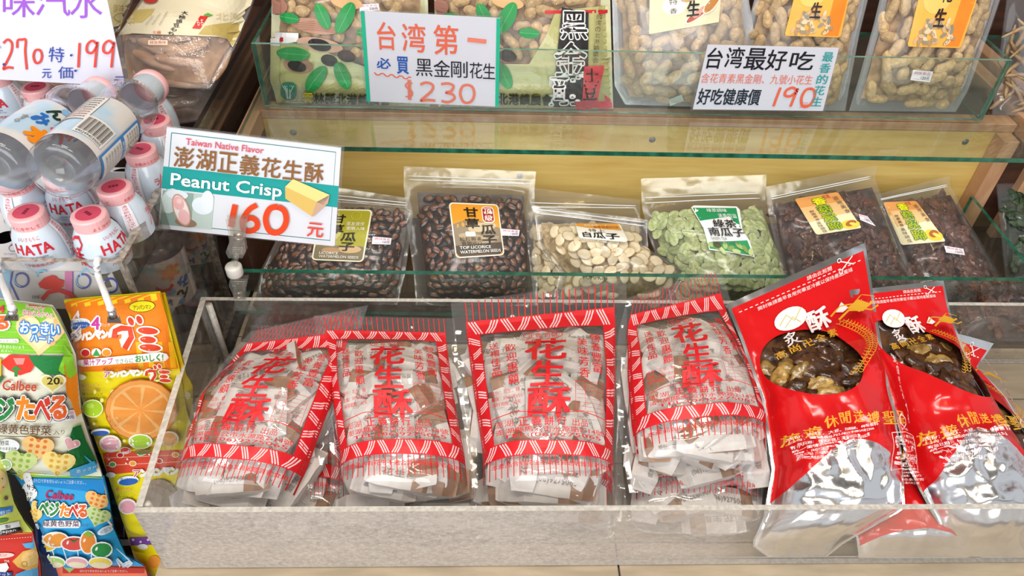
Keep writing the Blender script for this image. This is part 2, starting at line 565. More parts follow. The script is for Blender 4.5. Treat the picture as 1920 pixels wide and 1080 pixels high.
class Pouch:
    def __init__(s, name, label, rows, prof, T, group=None, cat='pouch', mats=(None, None), nu=26, nv=34, seal=(.05, .06, .14), wr=.0022,
                 wf=26, back=.35, seed=0, dome=.55, sag=0.0, crimp=0, edge_noise=.0, root=None, foil=None):
        """rows [(v, (pxL, pyL), (pxR, pyR))] trace the sheet on the profile; seal = flat margin at sides, bottom, top"""
        rows = sorted(rows, key=lambda r: r[0])
        def at(v):
            for a, b in zip(rows, rows[1:]):
                if v <= b[0] or b is rows[-1]:
                    t = (v - a[0]) / (b[0] - a[0])
                    L = (a[1][0] + (b[1][0] - a[1][0]) * t, a[1][1] + (b[1][1] - a[1][1]) * t)
                    R = (a[2][0] + (b[2][0] - a[2][0]) * t, a[2][1] + (b[2][1] - a[2][1]) * t)
                    return on_prof(*L, prof), on_prof(*R, prof)
        B = []
        for j in range(nv + 1):
            L, R = at(j / nv)
            B.append([L.lerp(R, i / nu) for i in range(nu + 1)])
        n = (B[nv // 2][nu] - B[nv // 2][0]).cross(B[nv][nu // 2] - B[0][nu // 2]).normalized()
        if n.dot(CAM - B[nv // 2][nu // 2]) < 0: n = -n
        s.n = n; s.W = (B[nv // 2][nu] - B[nv // 2][0]).length; s.H = (B[nv][nu // 2] - B[0][nu // 2]).length
        def puff(u, v):
            e = seal[0]; x = min(max((u - e) / (1 - 2 * e), 0), 1)
            a = (1 - abs(2 * x - 1) ** 2.6) ** dome if 0 < x < 1 else 0
            b = sm(v, seal[1] * .3, seal[1] + .12) ** .6 * (1 - sm(v, 1 - seal[2] - .32, 1 - seal[2])) ** .8
            return a * b
        s.puff = puff
        F, K = [], []
        for j in range(nv + 1):
            rf, rk = [], []
            for i in range(nu + 1):
                u, v = i / nu, j / nv; q = puff(u, v); p = B[j][i]
                lv = (.25 + .75 * min(1, q * 2))
                w1 = noise.noise(p * wf + V((seed, 3 * seed, 0))) + .5 * noise.noise(p * wf * 2.3 + V((seed, 0, 7)))
                w2 = 1 - abs(noise.noise(p * wf * .7 + V((9, seed, 0)))) * 2
                cr = math.sin(u * 190) * .0006 * sm(v, 1 - crimp, 1 - crimp * .5) if crimp else 0
                if foil:                                  # deep creases where the pouch is bare foil
                    fz = 1 - sm(v, foil[0] + foil[1] * .4, foil[0] + foil[1] + .06)
                    w1 += fz * ((1 - abs(noise.noise(p * 42 + V((seed, 0, 2)))) * 3.2) * .7 + (1 - abs(noise.noise(p * 80 + V((2, seed, 5)))) * 3) * .12)
                rf.append(p + n * (T * q * (1 - sag * (v)) + (w1 * .8 + w2 * .5) * wr * lv + .0012 + cr))
                rk.append(p - n * (T * back * q + .0008))
            F.append(rf); K.append(rk)
        s.g = Grid(F, n); s.b = Grid(K, n); s.T = T
        base = (B[0][0] + B[0][nu]) / 2
        s.root = root if root is not None else thing(name, label, cat, base, group)
        s.rng = random.Random(seed * 31 + 5)
        s.nu, s.nv, s.mats = nu, nv, mats
    def front(s, name='front_film', mat=FILM, midx=None, mats=None):
        return mesh_obj(name, s.g.vs, s.g.fs, mats or mat, s.root, midx, True)
    def backing(s, name='back_film', mat=FILM):
        return mesh_obj(name, s.b.vs, s.b.fs, mat, s.root, None, True)
    def fill(s, name, meshes, du, dv, region=(.08, .92, .08, .78), depth=(.004, .012), tilt=.5, scale=(.9, 1.1), layers=1, mask=None, stepdown=.012, limit=300, flat=False, nmin=.0, keep=0):
        r = s.rng; cnt = 0
        u0, u1, v0, v1 = region
        for L in range(layers):
            v = v0; row = 0
            while v < v1:
                u = u0 + (du / s.W * .5 if (row + L) % 2 else 0)
                while u < u1:
                    uu = u + r.uniform(-.25, .25) * du / s.W; vv = v + r.uniform(-.25, .25) * dv / s.H
                    u += du / s.W
                    if uu < u0 or uu > u1 or vv < v0 or vv > v1 or s.puff(uu, vv) < nmin or (mask and not mask(uu, vv)): continue
                    if cnt >= limit: continue
                    dd = r.uniform(*depth) + L * stepdown
                    dd = min(dd, s.T * s.puff(uu, vv) * (1.25))
                    p = s.g.uv(uu, vv, 0) - s.n * dd
                    o = bpy.data.objects.new(name, r.choice(meshes)); COL.objects.link(o); o.parent = s.root
                    X = V((1, 0, 0)); X = (X - s.n * X.dot(s.n)).normalized(); Y = s.n.cross(X)
                    M = Matrix((X, Y, s.n)).transposed()
                    R = Matrix.Rotation(r.uniform(0, 2 * PI), 3, 'Z') @ Matrix.Rotation(r.gauss(0, tilt), 3, 'X') @ Matrix.Rotation(r.gauss(0, tilt * .7), 3, 'Y')
                    if flat: R = Matrix.Rotation(flat(uu, vv, r), 3, 'Z') @ Matrix.Rotation(r.gauss(0, tilt), 3, 'X') @ Matrix.Rotation(r.gauss(0, tilt * .7), 3, 'Y')
                    sc_ = r.uniform(*scale)
                    if keep:                              # turn and lower the piece until it lies under the sheet
                        best = None
                        bb = [V(c_) for c_ in BBOX(o.data)]
                        for k_ in range(9):
                            if k_: R = Matrix.Rotation((flat(uu, vv, r) if flat else r.uniform(0, 2 * PI)) + r.uniform(-1, 1) * k_ * .2, 3, 'Z') @ Matrix.Rotation(r.gauss(0, tilt * .6), 3, 'X') @ Matrix.Rotation(r.gauss(0, tilt * .5), 3, 'Y')
                            MR = M @ R; need = 0; out_ = 0
                            for c_ in bb:
                                w_ = p + MR @ (c_ * sc_)
                                h_ = s.g.bvh.ray_cast(w_ + s.n * .08, -s.n)
                                if h_[0] is None: out_ += 1; continue
                                need = max(need, (w_ - h_[0]).dot(s.n) + .0008)
                            cost = out_ * .02 + need
                            if best is None or cost < best[0]: best = (cost, R, need, out_)
                            if cost < .002: break
                        if best[3] > 0 or best[2] > keep:
                            bpy.data.objects.remove(o); continue
                        R = best[1]; p = p - s.n * best[2]
                    o.matrix_local = Matrix.Translation(p - s.root.location) @ (M @ R).to_4x4() @ Matrix.Scale(sc_, 4)
                    cnt += 1
                v += dv / s.H; row += 1
        return cnt
    def mass(s, name, mat, region, depth=.014, seed=1, amp=.004, freq=70):
        """lumpy heap that closes the gaps below the counted pieces"""
        u0, u1, v0, v1 = region; n1, n2 = 30, 34; vs, fs = [], []
        for j in range(n2 + 1):
            for i in range(n1 + 1):
                u = u0 + (u1 - u0) * i / n1; v = v0 + (v1 - v0) * j / n2
                p = s.g.uv(u, v, 0); d = min(depth, s.T * s.puff(u, v) * .9)
                vs.append(p - s.n * (d + amp * min(1, d / depth) * noise.noise(p * freq) + .0025))
        for j in range(n2):
            for i in range(n1):
                a = j * (n1 + 1) + i; fs.append((a, a + 1, a + n1 + 2, a + n1 + 1))
        o = mesh_obj(name, vs, fs, mat, s.root, None, True); o['kind'] = 'stuff'; return o
    def zip(s, v, u0=.04, u1=.96, w_=.006):
        pts = [s.g.uv(u0 + (u1 - u0) * k / 24, v, .0008) for k in range(25)]
        for dv in (0, w_ / s.H):
            vs, fs = tube([s.g.uv(u0 + (u1 - u0) * k / 24, v + dv, .0008) for k in range(25)], .0007, 6)
            mesh_obj('zip_strip', vs, fs, solid('zip_plastic', '#eef0f0', rough=.2, spec=.8), s.root, None, True)
    def sticker(s, quad, size, draw, name='price_sticker', **kw):
        p = Print(s.g, quad, size, **kw); draw(p); return p.build(name, s.root)


def price(txt='12元', top='興味食品'):
    def f(p):
        p.rect(0, 0, 40, 20, '#f0e9ee', lift=True)
        p.text(top, 4, 2, 36, 8, '#d0607a')
        p.text(txt, 20, 10, 37, 17, '#3c3c50', .01)
        p.rect(4, 16.2, 18, 16.8, '#d0607a')
    return f

# ================================================================== setting
HT = 0.116                                               # tray height
floor = box('floor', -2.2, 2.2, -1.5, 2.6, -.82, -.80, [solid('shop_floor', '#6b625a', rough=.5, c2='#7b7168', nscale=6)], bev=0)
floor['kind'] = 'structure'
wall = box('wall_back', -2.0, 2.2, 1.75, 1.79, -.8, 1.6, [DWOOD], bev=0); wall['kind'] = 'structure'

ceil_ = box('ceiling', -2.2, 2.2, -.9, 2.6, 2.5, 2.53, [solid('ceiling_paint', '#8c857b', rough=.8)], bev=0); ceil_['kind'] = 'structure'
# counter with tiles -------------------------------------------------
counter = thing('display_counter', 'beige tiled counter top under the clear front tray', 'counter', (0.2, 0.55, -.8))
box('counter_body', -.362, 1.3, .33, 1.62, -.8, -.022, [DARK], counter)
box('grout_bed', -.362, 1.3, .33, 1.62, -.022, -.006, [GROUT], counter)
r_ = random.Random(3)
XS = [-.40, .155, .72, 1.3]
tile_me = {}
for j in range(7):
    y0 = .33 + j * .1085
    off = 0 if j % 2 == 0 else .28
    xs = [-.362] + [x - off for x in (.155, .72, 1.285, 1.85) if -.31 < x - off < 1.25] + [1.3]
    for a, b in zip(xs, xs[1:]):
        o = box('tile', a + .001, b - .001, y0 + .001, y0 + .1075, -.0065, -.0015 + r_.uniform(-.0003, .0003), [PLANK], counter, bev=.001)

# wooden step stand --------------------------------------------------
YB, ZT = 1.05, 0.216
XL = on_y(445, 262, .94).x + .005; XR = on_y(1822, 330, YB).x
stand = thing('wooden_stand', 'yellow plywood stepped stand carrying the glass shelf behind the tray', 'display stand', ((XL + XR) / 2, YB + .3, 0))
box('front_board', XL, XR + .03, YB, YB + .018, 0.0, ZT - .022, [YWOOD], stand)
box('top_rail', XL, XR + .03, YB - .001, YB + .03, ZT - .021, ZT - .007, [LWOOD, LWOOD], stand)
for px_, py_ in ((550, 248), (1223, 262), (1810, 266), (975, 330)):
    p = on_y(px_, py_, YB)
    vs, fs, _ = lathe([(0, .0016), (.004, .0013), (.0055, 0)], 12)
    M = Matrix.Rotation(PI / 2, 3, 'X')
    mesh_obj('nail', [M @ v + V((p.x, YB - .0002, p.z)) for v in vs], fs, solid('nail_steel', '#6d6a66', rough=.4, metal=.6), stand, None, True)
box('shelf_board', XL, XR + .03, YB + .018, 1.40, ZT - .022, ZT - .008, [DWOOD], stand)
box('back_board', XL - .05, XR + .35, 1.40, 1.42, 0, .72, [DWOOD], stand)
box('side_rail', XL - .02, XL, .97, 1.40, ZT - .04, ZT - .008, [LWOOD], stand)
box('end_panel', XL - .02, XL, .86, 1.40, 0, ZT - .04, [DWOOD], stand)
box('side_rail', XR + .035, XR + .062, .93, 1.40, ZT - .026, ZT + .004, [LWOOD], stand)
box('side_rail', XR + .075, XR + .10, .88, 1.40, ZT - .026, ZT + .012, [LWOOD], stand)
box('post', XR + .001, XR + .026, YB - .03, YB - .001, 0, ZT - .022, [LWOOD], stand)
box('dark_panel', XR + .026, XR + .065, YB - .02, YB - .001, 0, ZT - .026, [DWOOD], stand)
box('post', XR + .065, XR + .092, YB - .035, YB - .001, 0, ZT - .026, [LWOOD], stand)
box('end_panel', XR + .30, XR + .32, .82, 1.40, 0, ZT + .1, [DWOOD], stand)

box('lower_shelf', XL, XR + .3, .752, YB - .001, -.001, .004, [solid('brown_shelf_board', '#33241b', rough=.4, c2='#4a3527', nscale=9)], stand)
# glass cases ---------------------------------------------------------
YF = 0.9365
upper = thing('glass_shelf', 'upper glass shelf with upright front pane, edge greenish, holding the peanut packs', 'glass shelf', ((XL + XR) / 2, 1.0, ZT - .006), 'greenish glass fittings of the stand')
box('shelf_pane', XL - .012, XR + .30, YF, 1.38, ZT - .0075, ZT, [GLASS, GEDGE], upper, thin='z', bev=0)
LX0 = on_y(468, 66, YB).x; LX1 = on_y(1905, 97, YB).x
ZL = .318
GEDGE_LIT = solid('lit_glass_edge', '#55806d', rough=.2, c2='#7fa492', nscale=50, coat=.5)  # paler copy of the green glass edge, upper lip's brighter light put into colour
box('front_pane', LX0, LX1, YB - .003, YB + .002, ZT + .0005, ZL, [GLASS, GEDGE_LIT], upper, thin='y', bev=0)
box('side_pane', LX0, LX0 + .005, YB + .003, 1.37, ZT + .0005, ZL, [GLASS, GEDGE], upper, thin='x', bev=0)
box('side_pane', LX1 - .005, LX1, YB + .003, 1.37, ZT + .0005, ZL, [GLASS, GEDGE], upper, thin='x', bev=0)
YLP = .805; ZLP = .8 - YLP * .8847
lower = thing('glass_shelf', 'lower glass lip in front of the seed pouches, right behind the clear tray', 'glass shelf', (.1, YLP, 0))
PX0 = on_y(425, 510, YLP).x
box('front_pane', PX0, XR + .35, YLP, YLP + .0075, .0045, ZLP, [GLASS, GEDGE], lower, thin='y', bev=0)
box('side_pane', PX0, PX0 + .005, YLP + .0085, YB - .04, .0045, ZLP, [GLASS, GEDGE], lower, thin='x', bev=0)
box('side_pane', XR - .012, XR - .006, YLP + .0085, YB - .036, .0045, ZLP + .004, [GLASS, GEDGE], lower, thin='x', bev=0)

# clear tray ----------------------------------------------------------
FL, FR, BL, BR = on_z(250, 961, HT), on_z(2150, 953, HT), on_z(377, 557, HT), on_z(2110, 569, HT)
tray = thing('acrylic_tray', 'long clear scuffed acrylic tray with frosted front wall, full of candy pouches', 'tray', (FL + BR) / 2 - V((0, 0, HT)))
TH = .006
dn = V((0, 0, -HT + .0005))
xf = (FR - FL).normalized(); xb = (BR - BL).normalized(); yl = (BL - FL).normalized(); yr = (BR - FR).normalized()
slab('front_wall', [FL, FR, FR + dn, FL + dn], (xf.cross(V((0, 0, 1))) * -TH), [ACRF, AEDGE], tray, label='frosted scratched front wall')
slab('back_wall', [BL, BR, BR + dn, BL + dn], (xb.cross(V((0, 0, 1))) * TH), [ACR, AEDGE], tray)
slab('side_wall', [FL + yl * .0065, BL - yl * .0065, BL + dn - yl * .0065, FL + dn + yl * .0065], (yl.cross(V((0, 0, 1))) * TH * 1.2), [ACR, AEDGE], tray)
slab('side_wall', [FR + yr * .0065, BR - yr * .0065, BR + dn - yr * .0065, FR + dn + yr * .0065], (yr.cross(V((0, 0, 1))) * -TH), [ACR, AEDGE], tray)
CLEARF = film('clear_acrylic', haze=.05, hazec='#b9b0a4', bmp=(8, .05), rough=.06)
slab('bottom_panel', [FL + dn + xf * .007 + yl * .008, FR + dn - xf * .007 + yr * .008, BR + dn - xb * .007 - yr * .008, BL + dn + xb * .007 - yl * .008], (0, 0, .003), [CLEARF, AEDGE], tray)
vs, fs = tube([BL + xb * .012 - yl * .012 + dn * .98, BL + xb * .012 - yl * .012 + V((0, 0, -.002))], .0045, 8)
mesh_obj('corner_strip', vs, fs, AEDGE, tray, None, True)
vs, fs = tube([FL + xf * .010 + yl * .012 + dn * .98, FL + xf * .010 + yl * .012 + V((0, 0, -.002))], .0035, 8)
mesh_obj('corner_strip', vs, fs, AEDGE, tray, None, True)

# ================================================================== small contents, one mesh of each kind
def lump(name, rx, ry, rz, mat, nz=0.0, fz=60, prof=None, seed=0, segs=12, rings=8, pinch=0.0, point=0.0, ridge=0.0, smooth=True):
    vs, fs = [], []
    for j in range(rings + 1):
        th = PI * j / rings
        for i in range(segs):
            a = 2 * PI * i / segs
            x = -math.cos(th); r = math.sin(th)
            q = r * (1 - pinch * math.exp(-(x * 2.6) ** 2)) * (1 - point * max(0, x))
            if ridge: q *= 1 + ridge * math.sin(a * 5 + x * 3) * r + ridge * .6 * math.sin(x * 17)
            p = V((x * rx, q * math.cos(a) * ry, q * math.sin(a) * rz))
            if nz: p = p * (1 + nz * noise.noise(p * fz + V((seed * 5.1, seed, 0))))
            vs.append(p)
    for j in range(rings):
        for i in range(segs):
            k = (i + 1) % segs
            fs.append((j * segs + i, (j + 1) * segs + i, (j + 1) * segs + k, j * segs + k))
    me = bpy.data.meshes.new(name); me.from_pydata([tuple(v) for v in vs], [], fs); me.materials.append(mat)
    if smooth: me.polygons.foreach_set('use_smooth', [True] * len(me.polygons))
    me.update(); return me


def contents(name, c1, c2, rough=.5, scale=90, bmp=(300, .3), spec=.5, lo=.35, hi=.65, coat=0):
    """colour that differs a little from piece to piece"""
    if name in _M: return _M[name]
    m = solid(name, c1, rough, c2=c2, nscale=scale, bmp=bmp, spec=spec, lo=lo, hi=hi, coat=coat)
    nt = m.node_tree
    p = [n for n in nt.nodes if n.type == 'BSDF_PRINCIPLED'][0]
    oi = N(nt, 'ShaderNodeObjectInfo'); hs = N(nt, 'ShaderNodeHueSaturation')
    mr = N(nt, 'ShaderNodeMapRange'); mr.inputs[3].default_value = .72; mr.inputs[4].default_value = 1.18
    nt.links.new(oi.outputs['Random'], mr.inputs[0]); nt.links.new(mr.outputs[0], hs.inputs['Value'])
    src = p.inputs['Base Color'].links[0].from_socket
    nt.links.new(src, hs.inputs['Color']); nt.links.new(hs.outputs[0], p.inputs['Base Color'])
    return m


PEAM = contents('peanut_shell', '#b8925e', '#d3b482', .6, 160, (420, .7, dict(kind='VORONOI', dist=.001)))
PEANUT = [lump('peanut', .0180, .0098, .0095, PEAM, .14, 90, seed=1, pinch=.22, segs=12, rings=12, ridge=.05),
          lump('peanut', .0150, .0098, .0095, PEAM, .14, 90, seed=2, pinch=.17, segs=12, rings=12, ridge=.05),
          lump('peanut', .0112, .0092, .009, PEAM, .14, 90, seed=3, pinch=0, point=.2, segs=12, rings=10, ridge=.05)]


def two_tone(me, rad, k):
    """second material on the middle of both flat faces"""
    for p in me.polygons:
        c = p.center
        if math.hypot(c.x / rad[0], c.y / rad[1]) < k: p.material_index = 1


WSM = contents('seed_dark', '#2b1a12', '#3f261a', .25, 60, (250, .2), coat=.4)
WSC = contents('seed_centre', '#6e3b1c', '#8f5226', .3, 60, (250, .2), coat=.3)
WSEED = []
for k in range(3):
    me = lump('seed', .0078, .0047, .0021, WSM, .08, 120, seed=k, point=.35, segs=12, rings=9)
    me.materials.append(WSC); two_tone(me, (.0078, .0047), .52 if k else .4); WSEED.append(me)
PSM = contents('pumpkin_seed_pale', '#d9c39a', '#ecdcb9', .45, 70, (200, .2))
PSC = contents('pumpkin_seed_rim', '#c8a873', '#d8bd8c', .45, 70, (200, .2))
PSEED = []
for k in range(2):
    me = lump('seed', .0112, .0082, .0016, PSC, .05, 90, seed=k, point=.15, segs=14, rings=10)
    me.materials.append(PSM); two_tone(me, (.0112, .0082), .86); PSEED.append(me)
GSM = contents('green_seed_face', '#8f9a5a', '#bcc48a', .5, 180, (260, .5))
GSC = contents('green_seed_rim', '#a6b07c', '#c6cfa2', .5, 120, (200, .3))
GSEED = []
for k in range(2):
    me = lump('seed', .0108, .0080, .0018, GSC, .06, 90, seed=k, point=.15, segs=14, rings=10)
    me.materials.append(GSM); two_tone(me, (.0108, .0080), .8); GSEED.append(me)
MUM = contents('dried_mushroom', '#3d1d12', '#6e3f28', .45, 110, (260, .8), lo=.3, hi=.75, coat=.25)
MUSH = [lump('mushroom_piece', .0135 + .002 * k, .010, .0046, MUM, 1.15, 150, seed=k + 3, segs=16, rings=12, smooth=False) for k in range(3)]
BNM = contents('braised_mushroom', '#2f1a10', '#6b4326', .2, 70, (150, .6), lo=.3, hi=.7, coat=.6)
BNP = contents('braised_mushroom_cap', '#6a4a22', '#c09a52', .25, 90, (150, .5), lo=.3, hi=.6, coat=.6)
BEAN = [lump('mushroom_slice', .017, .012, .0055, BNM, .75, 105, seed=k + 9, segs=18, rings=13) for k in range(3)] + \
       [lump('mushroom_slice', .015, .011, .005, BNP, .65, 110, seed=k + 19, segs=18, rings=13) for k in range(2)]

# wrapped candies: a paper packet with folded ends, brown window and printed lines
CWP = solid('candy_paper', '#d3cbc4', rough=.5, c2='#c0b6ad', nscale=40)
CBR = solid('candy_brown', '#9c7657', rough=.4, c2='#86644a', nscale=50)
CIN = solid('candy_ink', '#7d7267', rough=.5)
CANDY = []
for k, (words, brown) in enumerate([('花生酥', 0), ('豐榮行餅', 1), ('(06)9275065', 2), ('成份：花生、糖', 1)]):
    L, W_, T_ = .029, .0160, .0090
    rr = random.Random(k)
    nx, ny = 10, 6
    ring = []
    prof = [(-1, .0), (-.96, .75), (-.5, 1), (.5, 1), (.96, .75), (1, 0), (.96, -.75), (.5, -1), (-.5, -1), (-.96, -.75)]
    vs, fs, mi = [], [], []
    xs = [-1.32, -1.22, -1.0, -.82, -.4, 0, .4, .82, 1.0, 1.22, 1.32]
    wd = [.75, .8, .92, 1, 1, 1, 1, 1, .92, .8, .72]; tk = [.06, .10, .55, 1, 1, 1, 1, 1, .55, .10, .06]
    for x, a, b in zip(xs, wd, tk):
        for (y, z) in prof:
            p = V((x * L, y * W_ * a, z * T_ * b))
            p.z += .0012 * noise.noise(p * 160 + V((k * 9, 0, 0))); p.y += .0008 * noise.noise(p * 120)
            vs.append(p)
    m_ = len(prof)
    for i in range(len(xs) - 1):
        for j in range(m_):
            j2 = (j + 1) % m_
            fs.append((i * m_ + j, (i + 1) * m_ + j, (i + 1) * m_ + j2, i * m_ + j2))
            br = (brown == 0 and i in (6, 7) and j in (1, 2, 3)) or (brown == 1 and j == 4 and 2 < i < 8) or (brown == 2 and i >= 6 and j in (1, 2, 3))
            mi.append(1 if br else 0)
    fs += [tuple(range(m_)), tuple(range(len(vs) - 1, len(vs) - 1 - m_, -1))]; mi += [0, 0]
    g, gf = glyphs(words, 0)
    ax, bx = min(v[0] for v in g), max(v[0] for v in g)
    for (x0, x1, y0, z0) in ((-.022, .017, -.0035, T_ + .0012), ):
        s_ = (x1 - x0) / (bx - ax); b = len(vs)
        for x, y in g: vs.append(V((x0 + (x - ax) * s_, y0 + y * min(s_ * 1.2, .0082) - (.004 if brown == 1 else 0), z0)))
        for f in gf: fs.append(tuple(b + i for i in f)); mi.append(2)
    me = bpy.data.meshes.new('wrapped_candy'); me.from_pydata([tuple(v) for v in vs], [], fs)
    for m in (CWP, CBR, CIN): me.materials.append(m)
    me.polygons.foreach_set('material_index', mi); me.update(); CANDY.append(me)

# ================================================================== seed pouches on the lower shelf
PR1 = [(.828, .006), (.90, .045), (1.03, .14)]


def orient_up(a0, sp):
    return lambda u, v, r: a0 + r.uniform(-sp, sp)


# licorice watermelon seeds, yellow-green label
p = Pouch('seed_pouch', 'dark watermelon seed pouch with yellow-green label, partly behind the peanut crisp sign',
          [(0, (478, 566), (745, 572)), (.35, (490, 505), (760, 512)), (.8, (548, 392), (775, 402)), (1, (585, 345), (768, 372))], PR1, .036, 'clear seed pouches on the lower shelf', seed=11)
p.backing(); p.mass('seed_mass', solid('dark_seed_heap', '#20130d', rough=.35, c2='#4a2a18', nscale=130), (.04, .96, .05, .84), .011)
p.fill('seed', WSEED, .0132, .0118, (.04, .95, .05, .82), (.003, .006), .35, (1.1, 1.4), limit=290, keep=.010)
p.front(); p.zip(.90)
d = Print(p.g, [(601, 392), (699, 394), (681, 492), (584, 488)], (100, 120), base=.001)
d.rect(0, 0, 100, 120, '#efe9c8', 8); d.rect(3, 3, 97, 117, '#a9a32e', 6); d.ell(28, 42, 22, 34, '#c9c469'); d.rect(3, 84, 97, 117, '#7d6f4f', 6)
d.ell(70, 92, 22, 9, '#c9a878'); d.ell(35, 96, 18, 7, '#b08a5e'); d.ring(72, 16, 9, 9, 1.2, '#d2c440')
d.vtext('甘草', 28, 12, 52, 58, '#1c160c', .03); d.vtext('瓜子', 50, 52, 78, 98, '#1c160c', .03)
d.text('茶友良伴', 56, 30, 90, 39, '#f3efd8'); d.text('閒聊入味', 58, 41, 92, 49, '#f3efd8'); d.rect(22, 66, 40, 76, '#d9d4cc', 3)
d.text('LICORICE', 14, 100, 50, 106, '#f5f2ea'); d.text('WATERMELON SEEDS', 14, 108, 90, 114, '#f5f2ea'); d.build('label', p.root)
p.sticker([(699, 444), (734, 447), (732, 459), (697, 458)], (40, 20), price('125元'), base=.0012)

# top licorice watermelon seeds, orange label
p = Pouch('seed_pouch', 'clear pouch of dark watermelon seeds with an orange and grey label',
          [(0, (780, 573), (1008, 573)), (.25, (776, 515), (1008, 515)), (.6, (764, 430), (1003, 425)), (.85, (757, 350), (1002, 358)), (1, (757, 312), (1005, 322))], PR1, .038, 'clear seed pouches on the lower shelf', seed=12, wr=.0018)
p.backing(); p.mass('seed_mass', _M['dark_seed_heap'], (.1, .92, .05, .82), .011)
p.fill('seed', WSEED, .0132, .0118, (.12, .90, .04, .80), (.003, .006), .35, (1.1, 1.4), limit=290, keep=.010)
p.front(); p.zip(.90)
d = Print(p.g, [(841, 380), (934, 384), (946, 479), (855, 485)], (100, 108), base=.001)
d.rect(0, 0, 100, 108, '#f2ead8', 8); d.rect(2.5, 2.5, 97.5, 105.5, '#e69b2a', 6); d.poly([(2.5, 42), (40, 30), (97, 50), (97, 98), (90, 105), (8, 105), (2.5, 98)], '#8f7d63')
d.ell(60, 48, 30, 9, '#c9b58e', -8); d.ell(40, 70, 30, 9, '#b59f7c', 12); d.ell(76, 74, 18, 6, '#a5937a', -20); d.poly([(2.5, 84), (97, 80), (97, 98), (90, 105), (8, 105), (2.5, 98)], '#4d4034')
d.vtext('甘草', 27, 8, 54, 52, '#1a120a', .03); d.vtext('瓜子', 56, 42, 86, 86, '#1a120a', .03)
d.rect(62, 7, 88, 40, '#f2ead8', 7); d.rect(64, 9, 86, 38, '#a5201d', 6); d.vtext('頂級', 67, 10, 83, 37, '#f5efe4', .01)
d.rect(24, 57, 44, 67, '#e6ded0', 3); d.text('粒粒飽滿', 12, 68, 54, 76, '#2b2018'); d.text('香甜可口', 14, 77, 54, 84, '#2b2018')
d.text('TOP LICORICE', 10, 86, 72, 92, '#f5f2ea', .01); d.text('WATERMELON SEEDS', 10, 95, 92, 101, '#f5f2ea', .01); d.build('label', p.root)
p.sticker([(938, 429), (974, 432), (972, 443), (940, 442)], (40, 20), price('120元'), base=.0012)

# white pumpkin seeds
q = Pouch('seed_pouch', 'clear pouch of white pumpkin seeds standing behind the slumped white seed pouch',
          [(0, (1003, 572), (1215, 575)), (.5, (990, 470), (1205, 470)), (.82, (985, 400), (1200, 395)), (1, (993, 352), (1200, 375))], [(.85, .003), (.93, .04), (1.045, .13)], .03, 'clear seed pouches on the lower shelf', seed=13)
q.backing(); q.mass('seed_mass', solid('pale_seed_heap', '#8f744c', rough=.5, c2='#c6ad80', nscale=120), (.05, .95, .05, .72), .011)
q.fill('seed', PSEED, .0165, .0120, (.04, .96, .03, .70), (.002, .006), .5, (.9, 1.1), limit=200, keep=.010); q.front(); q.zip(.86)
p = Pouch('seed_pouch', 'slumped clear pouch of white pumpkin seeds with orange and white label and silvery zip band',
          [(0, (1035, 570), (1245, 580)), (.3, (1050, 512), (1290, 508)), (.55, (1010, 462), (1215, 468)), (.8, (1003, 408), (1213, 432)), (1, (998, 385), (1214, 412))], [(.815, .012), (.87, .045), (.985, .12)], .04, 'clear seed pouches on the lower shelf', seed=14, wr=.003)
p.backing(); p.mass('seed_mass', _M['pale_seed_heap'], (.05, .92, .05, .76), .012)
p.fill('seed', PSEED, .0165, .0125, (.05, .93, .03, .74), (.004, .008), .25, (.95, 1.1), limit=200, keep=.010); p.front()
for k in range(1): p.zip(.87, .03, .97, .010)
d = Print(p.g, [(1078, 420), (1162, 420), (1178, 455), (1086, 447)], (100, 46), base=.0012)
d.rect(0, 0, 100, 46, '#f0ece0', 6); d.poly([(4, 0), (96, 0), (98, 18), (30, 14), (0, 8)], '#e3a033'); d.text('原味香脆', 22, 3, 56, 9, '#f7f2e2'); d.text('營養健康好味', 44, 8, 94, 14, '#b5432a')
d.text('特上', 30, 17, 66, 26, '#3a2c22'); d.text('白瓜子', 12, 27, 88, 42, '#1f1712', .03); d.build('label', p.root)
d = Print(p.g, [(1092, 516), (1140, 517), (1140, 526), (1092, 525)], (48, 9), base=.001); d.text('PUMPKIN', 2, 1, 46, 8, '#2c241c', .01); d.build('lettering', p.root)

# green tea pumpkin seeds
p = Pouch('seed_pouch', 'clear zip pouch of green pumpkin seeds with a green and white label',
          [(0, (1262, 573), (1500, 575)), (.25, (1245, 520), (1490, 525)), (.6, (1215, 440), (1455, 440)), (.82, (1203, 385), (1435, 375)), (1, (1202, 335), (1437, 328))], PR1, .038, 'clear seed pouches on the lower shelf', seed=15)
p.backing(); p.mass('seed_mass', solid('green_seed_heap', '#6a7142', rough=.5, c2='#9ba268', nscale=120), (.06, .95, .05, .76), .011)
p.fill('seed', GSEED, .0150, .0118, (.05, .95, .03, .75), (.002, .006), .4, (.95, 1.15), limit=290, keep=.010); p.front(); p.zip(.83, .03, .95, .008)
d = Print(p.g, [(1294, 386), (1384, 386), (1415, 484), (1330, 478)], (100, 108), base=.0012)
d.poly([(0, 4), (8, 0), (96, 2), (100, 8), (92, 50), (100, 70), (100, 106), (55, 100), (4, 96), (10, 48)], '#f3f1ee')
d.poly([(3, 5), (94, 5), (90, 45), (75, 22), (8, 32)], '#1f9158'); d.poly([(10, 78), (95, 70), (98, 104), (55, 98), (6, 93)], '#2c9a5e')
for k in range(9): d.ell(14 + k * 10, 84 + (k % 3) * 6, 9, 5, ['#a9c070', '#86a456', '#c6d48e'][k % 3], k * 37)
d.ell(26, 84, 9, 7, '#4c4a2c'); d.text('綠茶調味', 30, 8, 72, 15, '#f3f1ee'); d.text('清香四溢', 50, 18, 88, 27, '#e8efe8')
